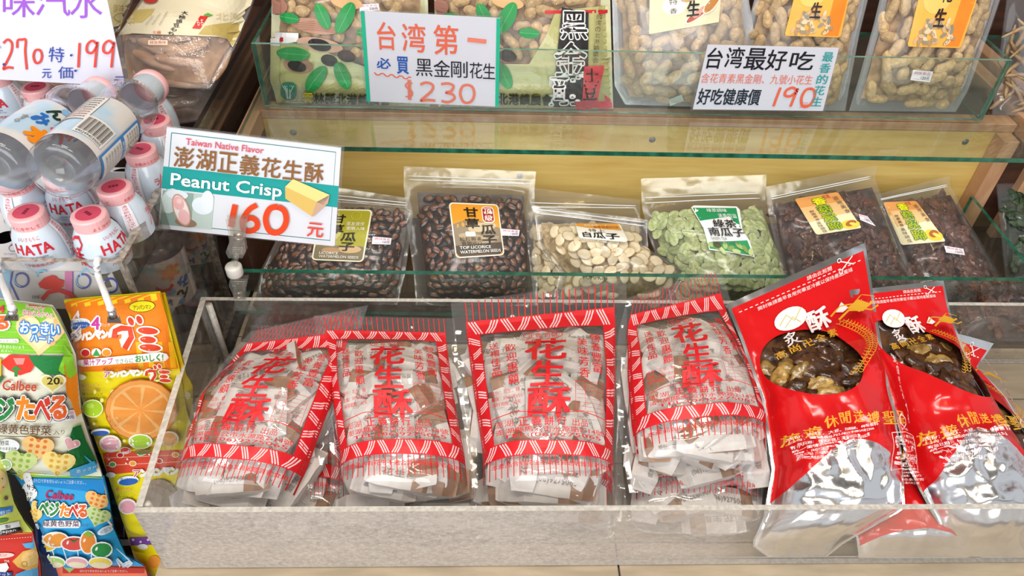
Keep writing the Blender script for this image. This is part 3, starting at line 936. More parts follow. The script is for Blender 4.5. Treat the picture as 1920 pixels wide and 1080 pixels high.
d.text('綠茶', 34, 30, 82, 46, '#1f1f1c', .02); d.text('南瓜子', 18, 47, 92, 64, '#1f1f1c', .03); d.text('GREEN TEA', 16, 67, 52, 73, '#4b514b'); d.text('PUMPKIN SEEDS', 18, 76, 74, 82, '#4b514b'); d.build('label', p.root)

# mushroom snacks
def mushroom(label, rows, prof, q, st, seed, T=.034):
    p = Pouch('mushroom_pouch', label, rows, prof, T, 'clear pouches of dried mushroom', seed=seed, wr=.0026)
    p.backing(); p.mass('mushroom_mass', solid('dark_mushroom_heap', '#1d0f0a', rough=.4, c2='#4b2a1c', nscale=90), (.05, .95, .05, .80), .013, amp=.008)
    p.fill('mushroom_piece', MUSH, .023, .018, (.05, .95, .04, .80), (.007, .012), .25, (.8, 1.15), limit=170, keep=.012); p.front(); p.zip(.86, .04, .95, .005)
    d = Print(p.g, q, (100, 90), base=.0014)
    d.rect(0, 0, 100, 90, '#efe3b8', 5); d.rect(0, 0, 100, 34, '#eaa25a', 5); d.poly([(0, 24), (100, 24), (100, 50), (0, 60)], '#ecc184')
    d.ell(82, 78, 20, 10, '#e8d13a'); d.ell(84, 76, 13, 6, '#b5632c', -14); d.ell(88, 79, 8, 4, '#efd86a', 20)
    d.vtext('香菇素蹄', 34, 6, 62, 86, '#f2ea1c', .035, outline=('#2f7a30', .05)); d.text('台灣', 60, 2, 76, 12, '#c23c2a'); d.vtext('道地美食', 80, 10, 92, 54, '#6b5a54', dx=2)
    d.vtext('鮮嫩美食', 14, 34, 24, 60, '#5a4030', dx=.5); d.vtext('風味絕佳', 14, 62, 24, 88, '#5a4030', dx=.5); d.build('label', p.root)
    p.sticker(st, (40, 20), price('120元'), base=.0014); return p


mushroom('dried mushroom pouch at the right end of the shelf, left side overlapped',
         [(0, (1690, 580), (1935, 585)), (.3, (1680, 500), (1880, 525)), (.62, (1655, 420), (1815, 415)), (.85, (1645, 378), (1782, 350)), (1, (1642, 365), (1780, 330))], [(.836, .003), (.91, .035), (1.04, .13)],
         [(1655, 380), (1717, 378), (1773, 453), (1690, 460)], [(1769, 461), (1805, 467), (1808, 479), (1773, 474)], 17)
mushroom('dried mushroom pouch with its foot behind the tilted red pouch',
         [(0, (1475, 580), (1745, 590)), (.3, (1462, 500), (1705, 500)), (.62, (1445, 420), (1665, 400)), (.85, (1437, 378), (1640, 335)), (1, (1436, 350), (1645, 310))], [(.822, .012), (.89, .055), (1.015, .145)],
         [(1489, 374), (1570, 361), (1615, 428), (1530, 441)], [(1609, 402), (1625, 406), (1641, 425), (1612, 413)], 16)
p = Pouch('mushroom_pouch', 'clear pouch of brown dried mushroom lying low at the far right behind the tray rim',
          [(0, (1790, 640), (2010, 640)), (.5, (1775, 560), (1990, 555)), (1, (1770, 530), (1960, 515))], [(.822, .03), (.93, .06)], .03, seed=18)
p.backing(); p.mass('mushroom_mass', _M['dark_mushroom_heap'], (.05, .95, .05, .7), .01, amp=.006); p.fill('mushroom_piece', MUSH, .022, .018, (.05, .95, .1, .7), (.004, .008), .5, limit=60); p.front()

# ================================================================== upper shelf packs
UP = [(1.070, .2165), (1.10, .29), (1.175, .48)]
KH = foilprint('#b3ae72')


def leaf(d, x, y, rx, ry, rot):
    d.ell(x, y, rx, ry, '#1f8a44', rot); R = math.radians(rot)
    long_ = (0, ry) if ry > rx else (rx, 0)
    ex, ey = long_[0] * math.cos(R) - long_[1] * math.sin(R), long_[0] * math.sin(R) + long_[1] * math.cos(R)
    d.line([(x - ex * .9, y - ey * .9), (x + ex * .9, y + ey * .9)], 1.2, '#4fae62')


def khaki_pack(label, rows, seed, shift, full):
    p = Pouch('peanut_pack', label, rows, UP, .030, 'khaki printed peanut packs on the upper shelf', seed=seed, wr=.0035, seal=(.04, .05, .08))
    p.backing('back_film', KH)
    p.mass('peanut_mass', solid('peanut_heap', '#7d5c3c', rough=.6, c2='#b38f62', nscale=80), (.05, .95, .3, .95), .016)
    p.fill('peanut', PEANUT, .028, .019, (.06, .94, .36, .97), (.009, .013), .3, limit=90, keep=.02)
    p.front()
    s = shift
    d = Print(p.g, base=.001, maxlen=10, mat=lambda c: foilprint(c) if c in ('#b3ae72', '#8f8a4e') else ink(c))
    if not full:
        d.poly([(s + 500, 84), (s + 530, 78), (s + 560, 82), (s + 600, 92), (s + 640, 110), (s + 700, 130), (s + 770, 150), (s + 800, 160), (s + 800, 205), (s + 500, 200)], KH)
        d.poly([(s + 500, 60), (s + 560, 62), (s + 560, 78), (s + 500, 86)], '#e9e7e4'); d.rect(s + 506, 70, s + 532, 78, '#b32325')
    else:
        d.poly([(s + 505, 95), (s + 560, 120), (s + 645, 150), (s + 655, 165), (s + 690, 120), (s + 720, 70), (s + 740, 20), (s + 840, 10), (s + 850, 205), (s + 500, 205)], KH)
        d.poly([(s + 720, 20), (s + 845, 18), (s + 845, 24), (s + 720, 26)], '#c4202a')
    for x, y, rx, ry, c in ((590, 49, 46, 14, '#b88a72'), (600, 84, 44, 13, '#c59c86'), (560, 122, 28, 15, '#a97e68'), (520, 12, 20, 16, '#a57464'), (650, 5, 30, 12, '#c9a06e')):
        d.ell(s + x, y, rx, ry, c, 10)
    for x, y, rx, ry in ((600, 84, 22, 11), (558, 124, 18, 10), (618, 113, 16, 11), (650, 105, 17, 11)): d.ell(s + x, y, rx, ry, '#1e1617', 15)
    for k in range(5): d.line([(s + 549, 44 + k * 3), (s + 590, 40 + k * 4), (s + 632, 52 + k * 2.5)], .8, '#8f6450', lift=k == 0)
    for q in ((606, 31, 12, 26, -25), (648, 34, 15, 32, 28), (545, 34, 18, 10, 10), (552, 101, 30, 13, 5), (594, 147, 14, 28, 38), (643, 141, 13, 27, -25), (690, 62, 20, 10, 5)): leaf(d, s + q[0], *q[1:])
    d.rect(s + 530, 153, s + 557, 184, '#17795a', 9)
    for k in (-3, -2, -1, 1, 2, 3): d.line([(s + 543.5 + k * 1.0, 182), (s + 543.5 + k * 1.6, 168), (s + 543.5 + k * 3.4, 159)], .9, '#dfeee6', lift=k == -3)
    for k, ch in enumerate('雲林縣北港鎮農會'):
        x = s + 570 + k * 20.5; d.text(ch, x, 171 + k * .5, x + 18.5, 190 + k * .5, '#ecd820', .014, outline=('#2b2a10', .03), lift=k == 0)
    if full:
        d.poly([(s + 750, 14), (s + 800, 24), (s + 798, 205), (s + 735, 205), (s + 742, 100)], '#1f1a19')
        for ch, a, b, c_, e in (('黑', 749, 22, 797, 73), ('金', 738, 80, 795, 142), ('剛', 729, 144, 782, 192)):
            d.text(ch, s + a, b, s + c_, e, '#17120f' if ch == '黑' else '#26201d', .012, outline=('#e6e2dc', .04), lift=True)
        d.poly([(s + 791, 124), (s + 826, 122), (s + 816, 190), (s + 788, 186)], '#cf3a44'); d.vtext('土豆', s + 793, 126, s + 817, 186, '#1b1513', .03, dx=-3)
        d.vtext('台湾の北港鎮農会', s + 812, 26, s + 822, 118, '#5b4b34', dx=-.8)
        d.poly([(s + 780, 194), (s + 850, 184), (s + 850, 206), (s + 775, 206)], '#c32f3c')
    d.build('printed_design', p.root)
    return p


p = khaki_pack('khaki printed pack of peanuts with green leaves, left end of the upper shelf',
               [(0, (520, 192), (806, 200)), (.2, (506, 150), (806, 150)), (1, (512, -95), (800, -90))], 21, 0, False)
p.sticker([(674, 9), (710, 7), (712, 20), (675, 22)], (40, 20), price('230元'), base=.0016)
khaki_pack('khaki printed pack of peanuts with a black vertical band and red square',
           [(0, (822, 200), (1150, 204)), (.2, (818, 150), (1148, 150)), (1, (812, -95), (1142, -90))], 22, 302, True)

# clear peanut pouches
def peanut_bag(label, rows, seed, draw, quad, size, T=.034):
    p = Pouch('peanut_pouch', label, rows, UP, T, 'clear pouches of peanuts in the shell', seed=seed, wr=.003, seal=(.06, .05, .04))
    p.backing(mat=FILM2)
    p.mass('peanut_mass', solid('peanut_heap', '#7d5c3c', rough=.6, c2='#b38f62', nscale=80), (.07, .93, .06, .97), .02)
    p.fill('peanut', PEANUT, .0235, .0175, (.07, .93, .05, .97), (.0085, .0125), .3, limit=130, scale=(.9, 1.1), keep=.022)
    p.front(mat=FILM2 if seed == 23 else FILM)
    d = Print(p.g, quad, size, base=.0016, maxlen=12); draw(d); d.build('label', p.root); return p


def lab_a(d):
    d.rect(0, 0, 134, 80, '#dcd5b0'); d.ell(38, 30, 20, 18, '#e9e5dc', 10); d.text('特', 28, 15, 42, 27, '#4b3a28'); d.text('香', 30, 34, 42, 45, '#4b3a28')
    d.ell(84, 50, 34, 11, '#f3ead6', -38); d.ell(84, 50, 30, 8, '#b5533a', -38); d.ell(80, 52, 10, 7, '#e8a08e', -38); d.ell(92, 42, 9, 7, '#e8a08e', -38)
    d.ell(112, 30, 28, 13, '#f3ead6', -52); d.ell(112, 30, 25, 10, '#c98a4c', -52); d.ell(70, 10, 24, 9, '#cf9455', -20)
    for k in range(-2, 3): d.line([(98 + k * 3, 44 + k * 2), (126 + k * 2, 12 + k * 2)], .9, '#9c6631', lift=k == -2)
    d.text('生', 60, 22, 84, 54, '#17110d', .03)


def lab_b(d):
    d.rect(0, 0, 120, 120, '#f2ab45', 6); d.poly([(90, 0), (120, 0), (114, 118), (86, 118)], '#ee8222'); d.ell(40, 40, 30, 26, '#f7be62')
    d.text('花', 48, 22, 70, 48, '#2c1710', .02); d.text('生', 44, 58, 66, 86, '#2c1710', .03)
    r = random.Random(4)
    for k in range(46):
        y = r.uniform(76, 114); x = 54 + r.uniform(-1, 1) * (18 + (y - 70) * .75)
        d.ell(x, y, 7, 3.6, ['#c9a77c', '#e0c49a', '#a88a64', '#8f8470'][k % 4], r.uniform(0, 180), 9, lift=k % 6 == 0)
    d.text('生', 44, 58, 66, 86, '#2c1710', .03)


p = peanut_bag('clear pouch of peanuts in the shell with a cream label',
               [(0, (1172, 196), (1428, 204)), (.15, (1152, 160), (1432, 165)), (1, (1145, -95), (1388, -90))], 23, lab_a, [(1218, -16), (1352, -16), (1347, 40), (1217, 62)], (134, 78))
d = Print(p.g, base=.0016); d.poly([(1252, 186), (1278, 176), (1282, 188), (1256, 198)], '#dfe6df'); d.build('price_sticker', p.root)
p = peanut_bag('orange-labelled clear peanut pouch with its foot behind a white sign',
               [(0, (1352, 204), (1585, 208)), (.15, (1372, 160), (1592, 165)), (.5, (1398, 60), (1612, 60)), (1, (1440, -95), (1650, -90))], 24, lab_b, [(1500, -50), (1600, -50), (1575, 70), (1470, 67)], (120, 120))
p = peanut_bag('large orange-labelled clear peanut pouch at the right end of the upper shelf',
               [(0, (1592, 208), (1792, 210)), (.15, (1610, 150), (1815, 170)), (.5, (1640, 40), (1858, 50)), (1, (1672, -95), (1905, -90))], 25, lab_b, [(1735, -60), (1850, -60), (1800, 90), (1700, 87)], (120, 120))
p.sticker([(1711, 131), (1749, 134), (1742, 154), (1706, 150)], (40, 20), price('120元'), base=.0016)
# pack beyond the side pane
UP2 = [(1.02, .19), (1.10, .24), (1.2, .5)]
BRSM = contents('dried_stick', '#8a6a45', '#b8966a', .5, 90)
STICK = [lump('dried_stick', .03, .0035, .0035, BRSM, .5, 90, seed=k, segs=8, rings=8) for k in range(2)]
p = Pouch('snack_pouch', 'clear pouch of thin brown dried sticks past the right side pane', [(0, (1860, 215), (2040, 220)), (1, (1895, -60), (2090, -60))], UP2, .03, seed=26)
p.backing(); p.fill('dried_stick', STICK, .02, .012, (.06, .94, .05, .95), (.004, .009), .3, limit=70); p.front()

# ================================================================== hand-written cards
def card(name, label, quad, prof_y, draw, size, tilt=0.0, margin=.004, col='#dddde4', group='hand-written price cards'):
    pts = [on_prof(x, y, prof_y) for x, y in quad]
    n = (pts[1] - pts[0]).cross(pts[3] - pts[0]).normalized()
    if n.dot(CAM - pts[0]) < 0: n = -n
    c = (pts[0] + pts[1] + pts[2] + pts[3]) / 4
    r = thing(name, label, 'price sign', (pts[2] + pts[3]) / 2, group)
    slab('card', pts, n * -.0008, [solid('card_' + col, col, rough=.35, spec=.5), PAPER], r)
    big = [p_ + (p_ - c).normalized() * margin for p_ in pts]
    slab('lamination', [b + n * .0003 for b in big], n * -.0014, [film('lamination', haze=.03, bmp=(4, .1), rough=.05, gloss=.6), film('lamination', haze=.03)], r)
    d = Print(Plane(pts), quad, size, base=.0008, maxlen=0, step=.00012); draw(d); d.build('lettering', r)
    return r, d


def strokes(d, digs, x, y, w_, h, pen, c):
    """hand-drawn marker figures; each glyph is a list of strokes in a unit box"""
    S = {'0': [[(.55, .02), (.2, .12), (.04, .5), (.2, .9), (.5, 1), (.82, .85), (.97, .5), (.85, .15), (.55, .02)]],
         '1': [[(.6, 0), (.5, .5), (.42, 1)]],
         '2': [[(.05, .12), (.45, 0), (.85, .12), (.8, .4), (.4, .72), (.05, .98), (.5, .93), (1, .95)]],
         '3': [[(.1, .05), (.55, 0), (.9, .12), (.75, .4), (.4, .48), (.85, .58), (.95, .8), (.55, 1), (.1, .95)]],
         '6': [[(.8, 0), (.4, .2), (.08, .6), (.15, .92), (.5, 1), (.88, .85), (.85, .6), (.5, .5), (.15, .65)]],
         '7': [[(.05, .28), (.1, .03), (.5, .0), (.85, .02), (.8, .4), (.95, 1)]],
         '9': [[(.85, .12), (.5, 0), (.12, .15), (.1, .4), (.5, .45), (.85, .2), (.9, .05), (.8, .5), (.7, 1)]],
         '$': [[(.85, .12), (.4, .1), (.15, .25), (.4, .45), (.8, .6), (.7, .85), (.1, .9)], [(.45, -.08), (.42, 1.08)], [(.65, -.08), (.6, 1.08)]]}
    for ch in digs:
        for st in S[ch]:
            pts = [(x + a * w_, y + b * h) for a, b in st]
            sm_ = []
            for i in range(len(pts) - 1):                 # Catmull-Rom for a hand-drawn flow
                p0, p1, p2, p3 = pts[max(i - 1, 0)], pts[i], pts[i + 1], pts[min(i + 2, len(pts) - 1)]
                for k in range(5):
                    t = k / 5
                    sm_.append(tuple(.5 * (2 * p1[j] + (p2[j] - p0[j]) * t + (2 * p0[j] - 5 * p1[j] + 4 * p2[j] - p3[j]) * t * t + (3 * p1[j] - p0[j] - 3 * p2[j] + p3[j]) * t ** 3) for j in (0, 1)))
            sm_.append(pts[-1]); d.line(sm_, pen, c)
        x += w_ * 1.3 if ch != '1' else w_ * .95


def sign1(d):
    d.rect(0, 0, 7, 170, '#1fb38a'); d.rect(253, 0, 260, 170, '#1fb38a')
    for ch, x, y, w_, h in (('台', 28, 18, 34, 50), ('湾', 74, 18, 44, 52), ('第', 134, 18, 46, 54)): d.text(ch, x, y, x + w_, y + h, '#e0674a', .012, lift=False)
    d.line([(198, 42), (234, 44)], 8, '#e58068')
    d.text('必', 24, 84, 50, 104, '#2556a8', .02); d.text('買', 62, 80, 84, 112, '#2556a8', .02)
    for ch, x, w_ in (('黑', 98, 32), ('金', 132, 32), ('剛', 166, 32), ('花', 202, 25), ('生', 228, 24)): d.text(ch, x, 82 + (x - 98) * .02, x + w_, 115, '#17161c', .0, lift=False)
    d.line([(18 + k * 4.4, 113 + (3 if k % 4 in (1, 2) else -1) + k * .4) for k in range(17)], 2.2, '#e0674a')
    strokes(d, '$', 74, 126, 19, 34, 3, '#e07a62'); strokes(d, '230', 104, 127, 30, 37, 5, '#e07a62')


card('price_sign', 'white card with green edges and $230 in orange marker', [(676, 20), (938, 34), (935, 200), (688, 190)], [(1.046, 0), (1.046, 1)], sign1, (260, 170))


def sign2(d):
    for ch, x, y, w_, h in (('台', 4, 5, 28, 38), ('湾', 38, 3, 32, 38), ('最', 74, 4, 38, 40), ('好', 114, 6, 36, 38), ('吃', 158, 8, 44, 34)): d.text(ch, x, y, x + w_, y + h, '#141319', .012, lift=False)
    d.text('含花青素黑金剛、九號小花生', 2, 52, 208, 70, '#e4745c')
    d.text('好吃健康價', 4, 80, 118, 110, '#1c2733', .02); strokes(d, '190', 136, 76, 26, 36, 5, '#e5674a'); d.text('元', 196, 104, 212, 114, '#e5674a')
    d.vtext('最香的花生', 216, 6, 236, 112, '#1f9c9a', .01)


card('price_sign', 'white card with large black writing and 190 in red marker', [(1327, 84), (1573, 90), (1543, 208), (1299, 205)], [(1.045, 0), (1.045, 1)], sign2, (243, 120))


def sign3(d):
    d.rect(0, 0, 332, 188, '#dcdee2', 4); d.line([(10, 9), (322, 9), (322, 178), (10, 178), (10, 9)], 1.6, '#2f7f78')
    d.rect(0, 73, 332, 114, '#1f9d97'); d.rect(3, 117, 98, 180, '#8fa79c'); d.rect(60, 117, 98, 180, '#b9c8be')
    for x, y, rx, ry, rot, c in ((18, 135, 16, 24, 15, '#c9d9d2'), (78, 138, 22, 16, 10, '#dfe9ee'), (30, 122, 22, 9, 0, '#dde6ea'), (95, 130, 12, 22, 0, '#e3eaea'), (50, 172, 40, 8, 4, '#8e7660')): d.ell(min(x, 86), y, min(rx, 20), ry if y + ry < 182 else 8, c, rot)
    d.ell(40, 149, 15, 31, '#c99a86', -24); d.ell(40, 149, 12.5, 28, '#efe4dc', -24); d.ell(34, 137, 10, 13, '#e9b4b0', -24); d.ell(46, 161, 10, 14, '#eab9b6', -24)
    d.ell(35, 133, 5, 5, '#f2cbc6', 0)
    d.text('Taiwan Native Flavor', 38, 15, 184, 27, '#dd5568', .014)
    for k, ch in enumerate('澎湖正義花生酥'): d.text(ch, 19 + k * 41, 32 + k * .3, 19 + k * 41 + 36, 70, '#8f6034', .018, lift=k == 0)
    d.text('Peanut Crisp', 17, 82, 224, 111, '#f4f6f7', .022)
    d.poly([(230, 84), (244, 68), (316, 90), (306, 110), (292, 106)], '#ecd98a'); d.poly([(230, 84), (292, 106), (284, 134), (232, 106)], '#dcb964'); d.poly([(292, 106), (306, 110), (316, 90), (314, 106), (288, 134), (284, 134)], '#c9a58a')
    strokes(d, '1', 122, 128, 28, 42, 11, '#e4481e'); strokes(d, '6', 152, 124, 34, 50, 10, '#e4481e'); strokes(d, '0', 196, 122, 42, 50, 11, '#e4481e')
    d.text('元', 278, 146, 308, 172, '#e05040', .02)


r3, _ = card('price_sign', 'laminated card with teal band reading Peanut Crisp and 160 in red marker', [(313, 238), (640, 277), (628, 461), (297, 427)], [(.715, 0), (.745, .4)], sign3, (332, 188), group='printed price cards')


def sign4(d):                                            # drawn in photo pixels
    d.text('味', 6, -22, 66, 32, '#9a4fc8', .0); d.text('汽', 66, -26, 132, 30, '#9a4fc8', .0); d.text('水', 132, -22, 192, 34, '#9a4fc8', .0)
    strokes(d, '27', 6, 74, 20, 56, 4.5, '#d8402c'); strokes(d, '0', 63, 92, 17, 26, 4.5, '#d8402c')
    d.text('特', 92, 88, 121, 116, '#2340a0', .0, rot=6); d.text('価', 110, 124, 138, 147, '#2340a0', .0); d.text('元', 80, 129, 97, 146, '#2340a0', .01); d.text('元', 215, 143, 237, 160, '#2340a0', .01)
    strokes(d, '1', 142, 80, 14, 46, 4.5, '#d8402c'); strokes(d, '99', 162, 76, 24, 50, 4.5, '#d8402c')
    for x, y in ((135, 103), (143, 132), (9, 120), (0, 88)): d.ell(x, y, 2.4, 2.4, '#2340a0')


pq = [(-180, -120), (178, -110), (235, 162), (-60, 146)]
pts = [on_prof(x, y, [(.862, .22), (.93, .5)]) for x, y in pq]
r4 = thing('price_sign', 'large white card with purple writing and prices 270 and 199 above the bottles', 'price sign', (pts[2] + pts[3]) / 2, 'hand-written price cards')
n4 = (pts[1] - pts[0]).cross(pts[3] - pts[0]).normalized(); n4 = n4 if n4.dot(CAM - pts[0]) > 0 else -n4
slab('card', pts, n4 * -.001, [solid('card_lilac', '#d5d5e4', rough=.35), PAPER], r4)
d = Print(Plane(pts), base=.0006, maxlen=0, step=.00012); sign4(d); d.build('lettering', r4)

# clip that holds the peanut crisp card on the tray rim ---------------
CL = film('clip_plastic', tint='#f6f4f0', haze=.06, hazec='#f2efe8', bmp=(60, .3), rough=.08)
CLR = on_y(448, 556, .742)
clip = thing('sign_clip', 'clear plastic double clip with white ball joint gripping the tray rim', 'clip', CLR - V((0, 0, .02)))


def jaw(pxs, yq, dy, name='clip_jaw'):
    """flared plate traced as [(y_px, x_left, x_right)]"""
    vs, fs = [], []
    for (yy, xl, xr) in pxs:
        for x in (xl, (xl * 2 + xr) / 3, (xl + 2 * xr) / 3, xr):
            p = on_y(x, yy, yq); vs.append(p + V((0, dy * (1 if x in (xl, xr) else .8), 0)))
    m = len(pxs)
    for j in range(m - 1):
        for i in range(3):
            a = j * 4 + i; fs.append((a, a + 1, a + 5, a + 4))
    b = len(vs); vs += [v + V((0, .0016, 0)) for v in vs[:]]
    fs += [tuple(b + i for i in f[::-1]) for f in list(fs)]
    for j in range(m - 1):
        fs.append((j * 4, (j + 1) * 4, b + (j + 1) * 4, b + j * 4)); fs.append((j * 4 + 3, b + j * 4 + 3, b + (j + 1) * 4 + 3, (j + 1) * 4 + 3))
    return mesh_obj(name, vs, fs, CL, clip)


UJ = [(408, 424, 464), (432, 429, 461), (452, 431, 459), (470, 424, 462), (482, 430, 455)]
jaw(UJ, .706, -.003); jaw(UJ, .722, .004)
LJ = [(520, 433, 465), (532, 430, 463), (546, 437, 460), (560, 441, 462), (572, 440, 477), (580, 439, 483)]
jaw(LJ, .722, -.004); jaw(LJ[:4], .742, .004)
MET = solid('clip_roller_steel', '#b9b2aa', rough=.2, metal=.9)
for yy, yq in ((442, .712), (450, .712), (551, .722), (559, .722)):
    vs, fs = tube([on_y(438, yy, yq) + V((0, .002, 0)), on_y(454, yy + .3, yq) + V((0, .002, 0))], .0026, 10); mesh_obj('metal_roller', vs, fs, MET, clip, None, True)
for k in range(4):
    vs, fs = tube([on_y(436, 464 + k * 3.6, .705), on_y(455, 464.5 + k * 3.6, .705)], .0006, 6); mesh_obj('ridge', vs, fs, CL, clip)
    vs, fs = tube([on_y(436, 528 + k * 4, .719), on_y(459, 528.5 + k * 4, .719)], .0006, 6); mesh_obj('ridge', vs, fs, CL, clip)
WP = solid('white_plastic', '#ded9cf', rough=.35)
j0, j1 = on_y(441, 493, .722), on_y(441, 517, .722)
vs, fs, _ = lathe([(0, 0), (.0095, 0), (.0105, .002), (.0105, .0135), (.0095, .0155), (0, .0155)], 18)
mesh_obj('ball_joint', [V((j1.x, .724, j1.z)) + v for v in vs], fs, WP, clip, None, True)
vs, fs = tube([on_y(444, 478, .722), on_y(441, 497, .724)], .003, 8); mesh_obj('stem', vs, fs, CL, clip, None, True)
vs, fs = tube([on_y(441, 514, .724), on_y(447, 530, .728)], .003, 8); mesh_obj('stem', vs, fs, CL, clip, None, True)

SWM = contents('seaweed_green', '#1a2a18', '#3a4f2c', .4, 100, (260, .6))
SW = [lump('dried_piece', .015, .009, .004, SWM, 1.0, 120, seed=k + 60, segs=12, rings=9, smooth=False) for k in range(2)]
p = Pouch('snack_pouch', 'clear pouch of dark green dried pieces outside the lower side pane, far right', [(0, (1885, 520), (2040, 520)), (1, (1868, 345), (2010, 335))], [(.90, .01), (1.02, .10)], .028, seed=27)
p.backing(); p.mass('piece_mass', solid('dark_green_heap', '#121a10', rough=.5, c2='#2a3820', nscale=90), (.05, .95, .05, .85), .011); p.fill('dried_piece', SW, .021, .016, (.06, .94, .05, .85), (.004, .008), .3, limit=70); p.front()

# ================================================================== peanut candy pouches in the tray
RED = '#cf1820'
PRT = [(.425, .040), (.47, .062), (.735, .128)]
PRU = [(.412, .010), (.45, .018), (.72, .058)]
PINK = '#eec6c4'


def candy_pouch(label, rows, prof, T, seed, n=(0.03, .024), layers=3, detail=True, sag=0., wr=.004, region=(.12, .88, .07, .85)):
    p = Pouch('candy_pouch', label, rows, prof, T, 'red-printed clear pouches of wrapped peanut candies', seed=seed, wr=wr, nu=34, nv=46, seal=(.06, .04, .10), sag=sag, wf=22)
    p.backing()
    p.fill('wrapped_candy', CANDY, .042, .027, region, (.0105, .0150), .22, (.95, 1.15), layers=layers, stepdown=.014,
           flat=lambda u, v, r: r.choice([r.gauss(0, .4), r.gauss(0, .5) + PI, r.gauss(1.0, .5), r.gauss(-1.0, .5)]), limit=110, nmin=.3, keep=.026)
    p.front(mat=film('candy_film', haze=.022, bmp=(30, .7, dict(dist=.006, detail=1.2)), rough=.06))
    d = Print(p.g, mode='uv', base=.0006, maxlen=9)
    d.map = lambda x, y: (x / 300, 1 - y / 430)
    # ticks, bands and their hatching
    for k in range(24): x = 24 + k * 11; d.line([(x, 4), (x, 22), (x, 38)], 1.7, RED, lift=k == 0)
    for k in range(24): x = 24 + k * 11; d.line([(x, 322), (x, 340), (x, 360)], 1.7, RED, lift=False)
    d.rect(22, 38, 278, 66, RED, lift=False); d.rect(22, 294, 278, 322, RED, lift=False); d.rect(22, 66, 44, 294, RED, lift=False); d.rect(256, 66, 278, 294, RED, lift=False)
    first = True
    def hatch(x, y, w_, h, vert, flip):
        nonlocal first
        for q in (0, 1, 2):
            o = q * 5
            if vert: a, b = ((x + 1, y + o + (12 if flip else 0)), (x + w_ - 1, y + o + (0 if flip else 12)))
            else: a, b = ((x + o + (12 if flip else 0), y + 1), (x + o + (0 if flip else 12), y + h - 1))
            m = ((a[0] + b[0]) / 2 + (1.5 if vert else 1), (a[1] + b[1]) / 2 + 1)
            d.line([a, m, b], 2.3, PINK, lift=first); first = False
    for k in range(9):
        hatch(26 + k * 27.5, 39, 27, 26, False, k % 2); hatch(26 + k * 27.5, 295, 27, 26, False, (k + 1) % 2)
    for k in range(8):
        hatch(23, 70 + k * 27.5, 20, 27, True, k % 2); hatch(257, 70 + k * 27.5, 20, 27, True, (k + 1) % 2)
    d.ring(150, 82, 34, 11, 1.4, RED, 22); d.text('正義', 124, 76, 148, 88, RED); d.text('香酥', 152, 76, 176, 88, RED)
    for ch, a, b, c_, e in (('花', 116, 94, 186, 146), ('生', 122, 150, 178, 196), ('酥', 112, 200, 188, 252)): d.text(ch, a, b, c_, e, RED, .03, skew=.12, lift=False)
    d.vtext('歡迎惠顧', 82, 100, 100, 190, RED, .01); d.vtext('送禮佳品', 56, 92, 72, 170, RED, .01)
    d.vtext('美味芳香', 206, 96, 224, 180, RED, .01); d.vtext('營養豐富', 230, 84, 248, 168, RED, .01)
    d.line([(198, 186), (250, 186), (250, 240), (198, 240), (198, 186)], 1, RED)
    for k in range(6): d.line([(200, 195 + k * 7.5), (248, 195 + k * 7.5)], .6, RED, lift=False)
    d.line([(215, 188), (215, 238)], .6, RED, lift=False); d.text('成份：花生、糖', 50, 196, 100, 204, RED); d.text('重量：300公克±5%', 50, 208, 104, 216, RED); d.text('保存期限：40天', 50, 220, 100, 228, RED)
    d.line([(46, 250), (90, 242), (150, 246), (210, 242), (254, 250)], 1.6, RED)
    for k, ch in enumerate('正義餅行出品'): d.text(ch, 92 + k * 23 if k < 4 else 190 + (k - 4) * 16, 253 if k < 4 else 256, 110 + k * 23 if k < 4 else 203 + (k - 4) * 16, 269, RED, .02 if k < 4 else 0, lift=False)
    d.text('澎湖', 50, 256, 82, 268, RED); d.text('澎湖縣馬公市水源路2-14號', 50, 271, 250, 281, RED, .008); d.text('TEL:(06)9275065', 62, 283, 244, 292, RED, .008)
    d.text('本產品含有花生不適合其過敏體質者食用', 40, 334, 262, 344, RED, .008)
    d.build('printed_design', p.root)
    return p


candy_pouch('red-printed candy pouch lying deep in the tray, showing between the first two pouches', [(0, (470, 1010), (660, 1010)), (1, (470, 610), (655, 610))], PRU, .022, 36, layers=1)
candy_pouch('red-printed candy pouch at the bottom of the tray, below the widest pouch', [(0, (890, 1010), (1165, 1010)), (1, (880, 690), (1170, 690))], PRU, .022, 37, layers=1)
candy_pouch('red-printed candy pouch at the bottom of the tray, left of the red foil pouches', [(0, (1168, 1000), (1440, 1000)), (1, (1180, 640), (1450, 640))], [(.412, .014), (.45, .03), (.72, .07)], .024, 38, layers=1)
candy_pouch('red-printed candy pouch leaning over at the left end of the tray',
            [(0, (305, 972), (545, 1000)), (.3, (332, 862), (600, 885)), (.6, (362, 758), (645, 760)), (.85, (430, 665), (665, 655)), (1, (470, 622), (690, 572))], PRT, .056, 31)
candy_pouch('red-printed candy pouch, second from the left wall, with a straight top edge',
            [(0, (616, 985), (905, 990)), (.3, (622, 865), (890, 860)), (.6, (606, 740), (868, 740)), (.85, (594, 640), (856, 645)), (1, (588, 592), (852, 597))], PRT, .054, 32)
candy_pouch('red-printed candy pouch right of the widest one, top corner beside the red foil pouch',
            [(0, (1180, 925), (1450, 905)), (.3, (1160, 810), (1450, 790)), (.6, (1155, 715), (1415, 690)), (.85, (1160, 620), (1375, 580)), (1, (1176, 560), (1350, 502))], [(.44, .058), (.735, .13)], .054, 33)
